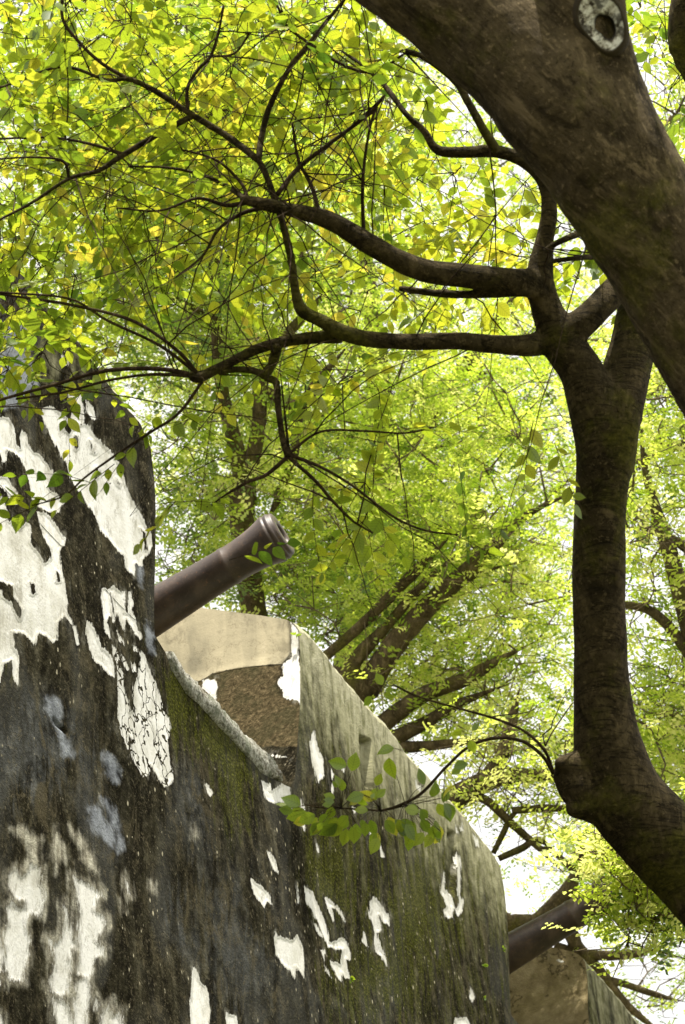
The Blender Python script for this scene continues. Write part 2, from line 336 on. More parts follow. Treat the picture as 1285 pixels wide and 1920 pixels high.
def sdf(px, py, poly):
    """signed distance, positive inside"""
    poly = np.asarray(poly, float); out = np.full(px.shape, -40.0)
    x0, y0 = poly.min(0) - 40; x1, y1 = poly.max(0) + 40
    k = (px > x0) & (px < x1) & (py > y0) & (py < y1)
    if not k.any(): return out
    X = px[k]; Y = py[k]; d = np.full(X.shape, 1e9); ins = np.zeros(X.shape, bool)
    for i in range(len(poly)):
        a = poly[i - 1]; b = poly[i]; e = b - a; wx = X - a[0]; wy = Y - a[1]
        t = np.clip((wx * e[0] + wy * e[1]) / (e @ e + 1e-9), 0, 1)
        d = np.minimum(d, np.hypot(wx - t * e[0], wy - t * e[1]))
        c = ((a[1] > Y) != (b[1] > Y)) & (X < (b[0] - a[0]) * (Y - a[1]) / (b[1] - a[1] + 1e-12) + a[0]); ins ^= c
    out[k] = np.clip(np.where(ins, d, -d), -40, 40); return out
def ell(px, py, cx, cy, rx, ry, ang=0):
    a = radians(ang); x = (px - cx) * cos(a) + (py - cy) * sin(a); y = -(px - cx) * sin(a) + (py - cy) * cos(a)
    return np.exp(-((x / rx) ** 2 + (y / ry) ** 2))
def union(px, py, polys, holes=()):
    s = np.full(px.shape, -40.0)
    for p in polys: s = np.maximum(s, sdf(px, py, p))
    for h in holes: s = np.minimum(s, -sdf(px, py, h))
    return s
LIME = [
 [(83,762),(100,761),(126,782),(140,803),(149,796),(163,796),(173,812),(191,835),(205,851),(224,877),(233,910),(247,940),(264,973),(280,1003),(284,1024),(273,1045),(266,1050),(265,1064),(252,1057),(251,1082),(236,1068),(230,1043),(210,1019),(189,991),(184,973),(163,940),(154,926),(133,893),(126,863),(121,859),(103,824),(93,803),(83,777)],
 [(128,737),(150,735),(155,770),(155,795),(145,797),(133,783),(138,765),(130,750)], [(159,751),(168,760),(177,787),(172,790),(160,775)],
 [(114,667),(124,665),(126,685),(116,682)],
 [(-20,775),(20,782),(32,800),(36,830),(42,840),(42,815),(48,803),(58,812),(60,830),(70,845),(78,848),(95,865),(105,880),(108,900),(97,912),(112,925),(122,942),(115,960),(95,958),(75,950),(62,935),(58,905),(50,880),(42,858),(28,848),(16,842),(13,862),(8,872),(3,850),(-20,835)],
 [(-20,893),(18,893),(33,925),(33,945),(22,940),(10,915),(-20,905)],
 [(-20,926),(4,926),(12,940),(20,975),(37,991),(51,977),(56,987),(56,1017),(82,1057),(93,1047),(93,1029),(79,1005),(70,959),(89,961),(110,987),(124,1010),(121,1022),(112,1033),(114,1061),(118,1090),(122,1114),(124,1151),(130,1160),(140,1186),(145,1208),(139,1212),(135,1196),(130,1175),(116,1157),(103,1170),(103,1202),(95,1207),(79,1191),(71,1186),(63,1210),(53,1196),(42,1188),(24,1186),(26,1212),(36,1231),(32,1284),(24,1265),(21,1239),(8,1244),(1,1281),(-20,1290)],
 [(159,1165),(165,1168),(177,1190),(185,1215),(203,1232),(210,1250),(210,1271),(200,1268),(185,1250),(172,1240),(165,1220),(157,1190)],
 [(188,1103),(205,1105),(212,1098),(225,1108),(245,1110),(250,1128),(248,1145),(258,1175),(265,1195),(262,1200),(250,1190),(240,1170),(235,1160),(232,1185),(225,1175),(218,1150),(212,1165),(207,1168),(208,1155),(200,1158),(195,1165),(205,1195),(203,1202),(192,1185),(190,1160),(186,1135),(184,1120)],
 [(217,1183),(228,1197),(232,1212),(218,1202)],[(248,1208),(258,1215),(258,1225),(249,1220)],[(205,1210),(212,1215),(222,1240),(214,1245),(205,1225)],[(224,1228),(232,1235),(240,1255),(236,1258),(228,1245)],[(246,1240),(255,1248),(254,1262),(247,1258)],
 [(262,1220),(272,1232),(285,1268),(295,1290),(305,1320),(318,1349),(320,1375),(315,1392),(320,1422),(327,1459),(322,1471),(310,1476),(285,1434),(280,1454),(270,1456),(260,1439),(238,1405),(222,1371),(218,1331),(217,1286),(216,1249),(222,1252),(229,1265),(229,1286),(239,1313),(242,1334),(250,1331),(250,1289),(257,1268),(258,1252),(260,1235)],
 [(368,1808),(374,1814),(382,1838),(393,1849),(399,1891),(395,1930),(355,1930),(357,1880),(363,1851),(365,1827)],[(428,1897),(448,1904),(454,1930),(426,1930)],
 [(463,1644),(472,1651),(485,1660),(500,1675),(505,1697),(498,1692),(491,1701),(480,1688),(472,1675)],
 [(509,1742),(517,1755),(539,1764),(554,1753),(565,1779),(565,1836),(550,1814),(548,1838),(539,1821),(526,1808),(513,1790),(510,1771)],
 [(568,1655),(574,1666),(584,1670),(594,1690),(611,1727),(617,1749),(618,1766),(635,1762),(644,1754),(656,1762),(662,1784),(661,1801),(654,1797),(657,1819),(660,1834),(652,1834),(645,1823),(643,1843),(633,1832),(622,1814),(618,1801),(628,1803),(642,1808),(647,1779),(631,1779),(615,1775),(609,1762),(596,1731),(583,1705),(572,1688)],
 [(598,1779),(609,1782),(607,1806),(620,1834),(609,1821),(606,1799)],[(586,1729),(596,1736),(605,1758),(598,1755),(591,1742)],
 [(607,1679),(622,1686),(639,1701),(650,1721),(654,1740),(646,1723),(635,1705),(625,1701),(632,1723),(631,1731),(620,1710),(613,1690)],
 [(700,1681),(713,1692),(731,1716),(732,1736),(718,1727),(713,1716),(718,1744),(711,1749),(716,1771),(724,1788),(729,1810),(720,1792),(709,1784),(707,1749),(700,1727),(695,1716),(695,1694)],[(687,1745),(696,1775),(683,1764)],
 [(383,1463),(393,1472),(399,1487),(395,1493),(387,1476)],
 [(492,1462),(509,1470),(511,1481),(524,1474),(533,1465),(541,1472),(546,1505),(545,1524),(537,1515),(531,1505),(513,1505),(500,1498)],
 [(496,1594),(504,1600),(513,1614),(518,1640),(509,1629),(500,1609)],
 [(586,1370),(592,1400),(602,1425),(602,1455),(592,1471),(585,1442),(577,1397)],[(616,1442),(622,1452),(618,1463)],[(617,1467),(621,1477),(620,1492),(616,1485)],[(639,1435),(644,1442),(642,1451),(637,1443)],
 [(562,1497),(570,1514),(570,1559),(560,1540)],[(592,1579),(600,1599),(592,1594)],[(690,1557),(704,1560),(704,1584),(697,1597),(692,1577)],[(712,1582),(722,1600),(725,1610),(715,1605)],[(655,1512),(667,1518),(660,1527)],
 [(779,1460),(791,1475),(790,1487),(782,1475)],[(849,1541),(857,1563),(852,1560)],[(862,1534),(866,1563),(861,1555)],[(883,1565),(894,1574),(896,1589),(889,1588)],
 [(856,1598),(862,1611),(863,1680),(869,1689),(868,1707),(859,1720),(851,1700),(851,1720),(842,1722),(834,1707),(840,1698),(835,1683),(829,1672),(831,1655),(835,1636),(838,1667),(846,1672),(850,1689),(856,1702),(861,1690),(857,1665)],
 [(880,1850),(888,1870),(884,1882),(878,1870)],[(851,1910),(870,1908),(880,1925),(848,1930)],[(555,1660),(560,1690),(556,1700)],
]
LHOLE = [[(119,792),(128,790),(135,806),(133,812),(124,808)],[(142,816),(147,818),(150,838),(146,842),(142,828)],[(179,876),(185,880),(184,896),(177,902)],[(215,898),(222,908),(220,914),(215,904)],
 [(-20,1085),(0,1090),(11,1096),(25,1098),(25,1117),(41,1143),(38,1162),(21,1130),(5,1120),(3,1104),(-20,1100)],[(55,1094),(62,1098),(64,1112),(58,1115)],[(102,1070),(109,1076),(110,1092),(103,1092)],
 [(261,990),(270,1000),(277,1035),(271,1030)],[(205,1110),(208,1112),(213,1160),(208,1155)],[(234,1104),(238,1106),(238,1150),(234,1150)],[(240,1375),(247,1385),(246,1440),(241,1420)],[(168,826),(177,850),(173,848)]]
TAN = [
 [(21,1632),(30,1625),(42,1643),(51,1634),(58,1620),(75,1627),(77,1655),(84,1678),(82,1706),(75,1720),(63,1713),(56,1723),(56,1741),(63,1760),(61,1793),(53,1821),(51,1842),(37,1839),(23,1835),(16,1818),(12,1802),(16,1774),(9,1751),(19,1732),(15,1702),(23,1692),(37,1699),(50,1700),(49,1688),(37,1688),(26,1674),(16,1660),(16,1643)],
 [(-20,1755),(0,1760),(12,1780),(12,1820),(-20,1828)],[(-20,1832),(10,1835),(5,1850),(-20,1845)],[(-20,1885),(10,1900),(14,1930),(-20,1930)],
 [(117,1690),(122,1715),(129,1735),(136,1760),(148,1776),(146,1786),(136,1780),(130,1800),(136,1815),(130,1845),(130,1860),(118,1868),(100,1860),(97,1840),(103,1815),(102,1795),(97,1775),(90,1757),(95,1760),(104,1770),(113,1755),(117,1735)],
 [(133,1643),(142,1648),(159,1655),(168,1662),(184,1674),(188,1683),(180,1685),(175,1709),(184,1716),(191,1718),(194,1737),(187,1746),(180,1765),(190,1779),(189,1793),(177,1800),(175,1821),(166,1835),(149,1832),(140,1825),(140,1818),(146,1802),(146,1779),(142,1760),(142,1737),(146,1713),(140,1681)],
 [(142,1837),(161,1832),(167,1853),(166,1881),(161,1930),(140,1930),(138,1888),(140,1865)],[(103,1867),(117,1874),(128,1881),(140,1912),(143,1930),(115,1930),(105,1895)],
 [(201,1881),(210,1905),(222,1898),(229,1930),(187,1930),(188,1902)],[(175,1870),(184,1885),(182,1895),(174,1895)],[(233,1641),(240,1655),(247,1681),(240,1675)]]
TAN2 = [[(23,1554),(42,1549),(49,1563),(77,1568),(75,1598),(72,1622),(56,1622),(54,1598),(42,1575)],[(100,1549),(105,1573),(117,1587),(119,1610),(110,1626),(103,1640),(100,1619),(91,1605),(93,1587)],
 [(124,1544),(140,1559),(159,1577),(173,1601),(180,1633),(173,1640),(156,1624),(140,1615),(149,1598),(135,1573)],[(219,1688),(231,1713),(224,1715)],[(283,1650),(295,1655),(292,1672),(284,1670)],[(365,1545),(372,1570),(362,1572)],[(30,1625),(75,1600),(80,1650),(20,1650)]]
BLUE = [[(-20,600),(45,600),(60,660),(75,720),(40,760),(-20,770)],[(194,1412),(203,1412),(219,1428),(228,1444),(225,1463),(215,1468),(203,1454),(196,1430)],[(191,1492),(205,1498),(219,1517),(228,1549),(238,1582),(236,1594),(224,1598),(222,1568),(210,1545),(201,1517)],
 [(85,1305),(98,1305),(112,1318),(114,1350),(122,1385),(138,1420),(122,1420),(101,1358),(88,1330)],[(160,1515),(180,1508),(205,1545),(222,1570),(212,1590),(180,1565),(165,1540)],[(255,1057),(264,1062),(266,1100),(256,1092)],[(272,1165),(290,1190),(290,1225),(276,1225)]]
CRACKBOX = [(205,1195),(262,1215),(330,1350),(335,1480),(250,1480),(205,1330)]
def topline(px): return 590 + 1.155 * (px - 60)
def paint(px, py, surf):
    n = len(px); z = np.zeros(n); lo = np.full(n, -40.0)
    A = dict(lime=lo.copy(), tan=lo.copy(), blue=lo.copy(), cream=lo.copy(), brown=lo.copy(), moss=z.copy(), pale=z.copy(), grey=z.copy(), speck=z.copy(), crack=z.copy(), soft=z.copy(), olive=z.copy(), pit=z.copy(), dirt=z.copy())
    E = lambda *a: ell(px, py, *a)
    if surf == 'front':
        A['lime'] = union(px, py, LIME, LHOLE); A['blue'] = union(px, py, BLUE)
        # lime continues past the left border of the view
        t1 = union(px, py, TAN); A['tan'] = np.maximum(union(px, py, TAN2) - 3, t1 + 4)
        A['soft'] = np.where(t1 > A['lime'], 1.0, .0) * (t1 > -30); A['lime'] = np.maximum(A['lime'], t1 - 1.0)
        A['crack'] = np.clip(sdf(px, py, CRACKBOX) / 12, 0, 1) + .35 * np.clip(sdf(px, py, [(180,1095),(270,1095),(270,1215),(180,1215)]) / 8, 0, 1)
        A['dirt'] = np.clip((240 - px) / 120, 0, 1) * .7 + np.clip((px - 600) / 60, 0, 1)
        A['dirt'] = np.where((px > 80) & (px < 285) & (py < 1085) & ((py - 770) < 1.9 * (px - 60)), 0, A['dirt'])
        dt = py - topline(px)
        m2 = np.clip((px - 551) / 6, 0, 1) * np.clip((dt + 400) / 10, 0, 1)           # merlon two and right of the crease
        cre = 551 + np.clip((py - 1500) / 200, 0, 4) * 22
        right = np.clip((px - cre) / 10, 0, 1)
        A['pale'] = right * np.clip(1.08 - dt / 300, .24, 1.0) + .55 * E(100, 690, 70, 60) + .35 * E(440, 1330, 30, 60, -45)
        A['pale'] = A['pale'] * (1 - .3 * np.clip((py - 1550) / 300, 0, 1))
        A['moss'] = (.9 * E(395, 1370, 55, 130, -38) + .6 * E(330, 1330, 18, 90) + .6 * E(440, 1500, 40, 90) + .55 * E(620, 1640, 60, 110) + .4 * E(690, 1850, 90, 70)
                     + .55 * E(790, 1700, 70, 120) + .35 * right + .4 * E(12, 1250, 14, 40) + .3 * E(260, 1180, 20, 60))
        A['grey'] = (.9 * E(30, 1440, 60, 110) + .9 * E(340, 1720, 40, 70) + .8 * E(450, 1800, 80, 180) + .7 * E(370, 1500, 50, 120) + .8 * E(140, 1400, 70, 90) + .8 * E(20, 640, 60, 80) + .6 * E(620, 1880, 60, 50) + .7 * E(190, 1560, 40, 70, -25) + .6 * E(60, 1340, 40, 60) + .5 * E(720, 1880, 60, 80))
        A['speck'] = (1.5 * E(272, 1530, 42, 110) + .6 * E(240, 1750, 60, 100) + .7 * E(530, 1640, 40, 130) + .5 * E(110, 1260, 60, 50) + .4 * E(700, 1800, 200, 140) + .6 * E(170, 1060, 60, 60) + .25)
        pit = np.maximum(sdf(px, py, [(677,1379),(694,1386),(688,1394),(677,1393)]), sdf(px, py, [(838,1556),(848,1560),(846,1568),(838,1567)]))
        pit = np.maximum(pit, sdf(px, py, [(100,1352),(103,1350),(123,1372),(121,1376)]))
        A['pit'] = np.clip(pit / 2 + .5, 0, 1)
    elif surf == 'cheek2':
        L = np.interp(px, [250, 380, 400, 440, 480, 530, 536, 545, 600], [1300, 1276, 1263, 1254, 1249, 1246, 1236, 1226, 1200])
        A['cream'] = np.clip(L - py, -40, 40); A['brown'] = np.clip(py - L, -40, 40)
        A['lime'] = union(px, py, [[(545,1165),(560,1180),(563,1320),(553,1313),(540,1312),(529,1306),(529,1294),(520,1280),(524,1272),(531,1268),(530,1250),(536,1242),(548,1232),(547,1200)],[(380,1275),(404,1273),(408,1288),(405,1312),(396,1305),(380,1290)],[(508,1415),(518,1416),(540,1420),(508,1420)]])
        A['pale'] = .5 * np.clip((px - 527) / 20, 0, 1) * np.clip((1400 - py) / 60, 0, 1); A['speck'] = .5 * np.clip((py - 1380) / 40, 0, 1)
        A['brown'] = np.where(py > 1395, np.clip(1400 - py, -40, 40) , A['brown'])
    elif surf == 'cheek3':
        A['olive'] = z + 1; A['lime'] = union(px, py, [[(1020,1790),(1040,1795),(1065,1800),(1058,1808),(1045,1806)]]) - 3
    elif surf == 'top':
        A['pale'] = z + .95
    else:
        A['pale'] = z + .35; A['speck'] = z + .3
    return A

def skin(surf, u, v, wi, bulge=None):
    """grid arrays (n,m) -> verts, quads, attrs"""
    n, m = u.shape
    V = W3(u, v, wi).reshape(-1, 3)
    px, py = proj(V); A = paint(px, py, surf)
    A['wuv'] = np.stack([u.ravel(), v.ravel(), wi.ravel()], 1) if surf in ('front',) else np.stack([u.ravel() + wi.ravel() + 7.3, v.ravel(), np.zeros(u.size)], 1)
    i = np.arange(n - 1)[:, None] * m; j = np.arange(m - 1)[None]
    Q = np.stack([i + j, i + j + 1, i + m + j + 1, i + m + j], -1).reshape(-1, 4)
    # gentle unevenness of old plaster, recessed slots
    U, VV = u.ravel(), v.ravel()
    if surf != 'front':
        bu = .012 * np.sin(U * 2.1 + 1.3 * np.sin(VV * 1.7)) + .008 * np.sin(VV * 3.3 + U * 1.1) + .004 * np.sin(U * 9 + VV * 4)
        V = V - (bu * np.exp(-wi.ravel() / .06))[:, None] * N_
    if surf == 'front':
        bu = .012 * np.sin(U * 2.1 + 1.3 * np.sin(VV * 1.7)) + .008 * np.sin(VV * 3.3 + U * 1.1) + .004 * np.sin(U * 9 + VV * 4)
        slot = np.clip(sdf(px, py, [(677,1380),(696,1386),(698,1400),(700,1478),(686,1474),(680,1462)]) / 2 + .5, 0, 1)
        slot2 = np.clip(sdf(px, py, [(838,1556),(850,1562),(856,1612),(852,1680),(844,1672),(838,1640)]) / 2 + .5, 0, 1)
        deep = A['pit'] * .12
        peel = np.clip(A['lime'] / 4, 0, 1) * .003
        V = V - (bu + slot * .07 + slot2 * .04 + deep + peel)[:, None] * N_
    return V, Q, A
def join(parts):
    Vs, Qs, n = [], [], 0; AA = {}
    for V, Q, A in parts:
        Vs.append(V); Qs.append(Q + n); n += len(V)
        for k, a in A.items(): AA.setdefault(k, []).append(a)
    return np.vstack(Vs), [np.vstack(Qs)], {k: np.concatenate(a) for k, a in AA.items()}
def silh(pts): a = np.array([un(*p) for p in pts]); return a[np.argsort(a[:, 0])]
SILL = silh([(290,1190),(313,1223),(325,1255),(352,1297),(394,1334),(434,1374),(467,1414),(492,1448),(524,1466),(548,1480)])
vs0 = float(SILL[-1, 1])
def v_sill(u): return np.interp(u, np.r_[-30, SILL[0, 0] - .3, SILL[:, 0], 40], np.r_[vs0, vs0 + .05, SILL[:, 1], vs0])
TOP1 = silh([(0,462),(60,540),(112,607),(149,653),(210,733),(264,800),(281,838)])
TOP2 = silh([(561,1184),(570,1186),(602,1222),(640,1269),(682,1319),(732,1371),(769,1424),(800,1459),(855,1521),(890,1561),(929,1609),(939,1627)])
TOP3 = silh([(1098,1806),(1118,1828),(1153,1865),(1191,1912)])
fort = empty('fort_wall')
tag(fort, 'tall battered rampart with peeling white lime over dark mould, three merlons', 'fort wall')
THK = 2.3
def edge_fn(pts):
    a = np.array([un(*p) for p in pts]); a = a[np.argsort(a[:, 1])]; return lambda v: np.interp(v, a[:, 1], a[:, 0])
def merlon(label, topv, uL, uR, du, dv, cheek=None, cheek_top=None):
    parts = []
    nv = int(1.75 / dv) + 2; nu = int(abs(uR(-.8) - uL(-.8)) / du) + 2
    s = np.linspace(0, 1, nu)[None]; t = np.linspace(0, 1, nv)[:, None]
    vg = -1.7 + 1.7 * t + 0 * s; ul = uL(vg[:, :1]); ur = uR(vg[:, :1])
    u = ul * (1 - s) + ur * s
    vb = v_sill(u); vt = topv(u) + .006 * np.sin(u * 23) + .004 * np.sin(u * 61)
    v = vb * (1 - t) + vt * t
    parts.append(skin('front', u, v, np.zeros_like(u)))
    ut, vt_ = u[-1], v[-1]
    # top: rounded arris then slope rising inward
    wv = np.array([0, .02, .05, .10, .35, .9, 1.6, THK]); hv = np.array([0, .045, .085, .125, .235, .46, .74, 1.0])
    parts.append(skin('top', ut[None] + 0 * wv[:, None], vt_[None] + hv[:, None], wv[:, None] + 0 * ut[None]))
    # cheeks
    for side, name in ((0, cheek), (-1, None)):
        wc = np.unique(np.r_[wv, np.linspace(0, THK, 150 if name else 12)])
        vc = np.linspace(0, 1, 120 if name else 12)[:, None]
        ub = u[:, side]; vcol = v[:, side]
        top_v = vt_[side] + np.interp(wc, wv, hv)
        vv = (vs0 - .5) * (1 - vc) + top_v[None] * vc
        uu = np.interp(vv, vcol, ub)
        uu = uu + (0 if side == 0 else 0)
        q = skin(name or 'side', uu, vv, wc[None] + 0 * vv)
        parts.append(q)
    # back
    b = np.linspace(0, 1, 6)[:, None]; parts.append(skin('side', ut[None] + 0 * b, (vs0 - .5) * (1 - b) + (vt_[None] + hv[-1]) * b, np.full((6, len(ut)), THK)))
    V, Q, A = join(parts)
    o = mesh('merlon', V, Q, M_WALL, fort, False, A); o['label'] = label; return o
L2 = edge_fn([(561,1184),(560,1300),(556,1400),(550,1490)]); R2 = edge_fn([(939,1627),(944,1690),(951,1757),(960,1905)])
merlon('nearest merlon, white peeled lime patches', lambda u: np.interp(u, TOP1[:, 0], TOP1[:, 1]), lambda v: 0 * v - 3.2, edge_fn([(281,838),(285,900),(288,1000),(290,1100),(290,1190)]), .014, .011)
merlon('middle merlon with cream side and olive front', lambda u: np.interp(u, TOP2[:, 0], TOP2[:, 1]), L2, R2, .018, .012, 'cheek2')
L3 = edge_fn([(1097,1806),(1098,1860),(1103,1925)])
merlon('far merlon with brown side', lambda u: np.interp(u, TOP3[:, 0], TOP3[:, 1]), L3, lambda v: 0 * v + 12.9, .04, .03, 'cheek3')
# body of the wall under the merlons
uu = np.r_[np.linspace(-14, -3.2, 12)[:-1], np.arange(-3.2, 7.2, .016), np.linspace(7.2, 26, 20)[1:]]
vv = np.r_[np.linspace(-11.4, -5.6, 8)[:-1], np.arange(-5.6, -2.2, .013)]
tt = np.linspace(0, 1, 50)[1:]
Ug = np.repeat(uu[None], len(vv) + len(tt), 0); vsu = v_sill(uu)
Vg = np.vstack([np.repeat(vv[:, None], len(uu), 1), vv[-1] + (vsu[None] - vv[-1]) * tt[:, None]])
parts = [skin('front', Ug, Vg, np.zeros_like(Ug))]
ws = np.array([0, .04, .3, 1.2, THK, 3.0])[:, None]; hs = np.array([0, .0, -.05, -.05, -.05, -.05])[:, None]
parts.append(skin('side', uu[None] + 0 * ws, vsu[None] + hs, ws + 0 * uu[None]))
parts.append(skin('side', uu[None] + 0 * ws[:4], np.linspace(-11.4, 0, 4)[:, None] * 0 + np.array([-.05, -3, -7, -9.5])[:, None] + vsu[None], np.full((4, len(uu)), 3.0)))
for ue in (-14., 26.):
    b = np.linspace(-11.4, float(v_sill(ue)), 8)[:, None]; wq = np.array([0, 1, 2, 3.])[None]; parts.append(skin('side', ue + 0 * b + 0 * wq, b + 0 * wq, wq + 0 * b))
V, Q, A = join(parts); mesh('wall_body', V, Q, M_WALL, fort, False, A)

# granite strip lying on the embrasure sill
def sill_stone():
    up = [un(*p) for p in [(320,1220),(367,1270),(409,1315),(454,1364),(492,1399),(518,1428),(526,1441)]]
    lo = [un(*p) for p in [(312,1222),(352,1297),(394,1336),(434,1378),(467,1418),(496,1452),(524,1458)]]
    n = 70; t = np.linspace(0, 1, n); k = np.linspace(0, 1, 7)
    U = np.array(up)[:, 0]; uu_ = np.interp(t, k, U); a = np.interp(uu_, np.array(up)[:, 0], np.array(up)[:, 1]); b = np.interp(uu_, np.array(lo)[:, 0], np.array(lo)[:, 1]) - .01
    rings = []
    prof = [(0, .03), (.12, -.006), (.5, -.014), (.85, -.004), (1, .03), (1.06, .10), (1.05, .45), (0, .45)]
    for s_, w_ in prof: rings.append(W3(uu_, b + (a - b) * s_, np.full(n, w_)))
    A_ = np.array(rings); A_[1:6] += rng.normal(0, .0045, A_[1:6].shape) + (.012 * np.sin(uu_ * 9) + .009 * np.sin(uu_ * 23 + 1))[None, :, None] * V_
    m_ = len(prof); V = A_.transpose(1, 0, 2).reshape(-1, 3)
    i = np.arange(n - 1)[:, None] * m_; j = np.arange(m_)[None]; kk = (j + 1) % m_
    Q = np.stack([i + j, i + kk, i + m_ + kk, i + m_ + j], -1).reshape(-1, 4)
    return mesh('sill_stone', V, [Q, np.arange(m_)[None, ::-1], (np.arange(m_) + (n - 1) * m_)[None]], M_STONE, fort)
sill_stone()

# terrace behind and ground below
def gmat(name, c1, c2, sc):
    m, g = newmat(name); co = g.n('TexCoord').outputs['Object']
    c = g.ramp(g.noise(co, sc, 6, .65), [(.35, c1), (.65, c2)]); g.out(g.bsdf(c, .95, g.noise(co, sc * 6, 4), .6, .03)); return m
tz = W3(0, vs0, 0)[2] - .45
q = [O_ + d_ * a - nh * b for a, b in ((-14, 3.02), (26, 3.02), (60, 90), (-30, 90))]
V = [(p[0], p[1], tz) for p in q] + [(p[0], p[1], tz - .3) for p in q]
o = mesh('terrace_ground', V, [(0, 1, 2, 3), (7, 6, 5, 4), (0, 4, 5, 1), (1, 5, 6, 2), (2, 6, 7, 3), (3, 7, 4, 0)], gmat('terrace_paving', (.12, .11, .09), (.22, .20, .17), 2.5)); tag(o, kind='structure')
th_ = np.linspace(0, 2 * pi, 65)[:-1]; V = [(0, 0, 0)] + [(600 * cos(a), 600 * sin(a), 0) for a in th_]
o = mesh('ground', V, [(0, i + 1, (i + 1) % 64 + 1) for i in range(64)], gmat('earth_and_grass', (.035, .05, .015), (.11, .10, .05), .8)); tag(o, kind='structure')

# ------------------------------------------------------------ cannons
def cannon():
    uc = 1.22; el = radians(21.5)
    ax = nh * cos(el) + Z * sin(el)
    r = ray(531., 999.); t = ((O_ + uc * d_ - CAM) @ d_) / (r @ d_); muz = CAM + r * t
    root = empty('cannon', tuple(muz - ax * 1.6))
    prof = [(-3.2, 0), (-3.2, .16), (-3.12, .225), (-2.9, .235), (-2.3, .215), (-2.28, .225), (-2.22, .225), (-2.2, .208), (-1.9, .19), (-1.2, .166), (-.62, .140), (-.47, .137), (-.462, .140), (-.445, .1415), (-.43, .140), (-.422, .136),
            (-.34, .137), (-.26, .143), (-.19, .153), (-.14, .164), (-.105, .174), (-.09, .179), (-.078, .180), (-.07, .172), (-.064, .170), (-.056, .176), (-.04, .177), (-.032, .170), (-.026, .165), (-.012, .165), (-.004, .158), (0, .150), (0, .090), (-.006, .080), (-.03, .077), (-.9, .077), (-.9, 0)]
    k = 64; a = np.cross(ax, Z); a /= np.linalg.norm(a); b = np.cross(ax, a); base = np.array(root.location)
    an = np.linspace(0, 2 * pi, k, endpoint=False)
    V = np.array([muz - base + ax * s_ + r_ * (np.cos(x) * a + np.sin(x) * b) for s_, r_ in prof for x in an])
    n = len(prof); i = np.arange(n - 1)[:, None] * k; j = np.arange(k)[None]; kk = (j + 1) % k
    Q = np.stack([i + j, i + kk, i + k + kk, i + k + j], -1).reshape(-1, 4)
    o = mesh('barrel', V, [Q], M_IRON, root, True)
    T = Tubes(); 
    for s_ in (-1, 1):
        p0 = muz - base - ax * 1.95 + a * s_ * .15;  T.add([p0, p0 + a * s_ * .06, p0 + a * s_ * .18], [.055, .055, .055], 16); T.build('trunnion', M_IRON, root); T = Tubes()
    
    return root
c1 = cannon(); tag(c1, 'brown iron cannon pointing up out of the nearer embrasure, top lit by the sun', 'cannon', 'cannons in the embrasures')
c2 = c1.copy(); COL.objects.link(c2)
for ch in c1.children: x = ch.copy(); COL.objects.link(x); x.parent = c2
c2.location = Vector(c1.location) + Vector(d_ * 6.44) + Vector((nh * cos(radians(21.5)) + Z * sin(radians(21.5))) * .26)
c2['label'] = 'dark cannon in the far embrasure, muzzle partly behind green leaves'

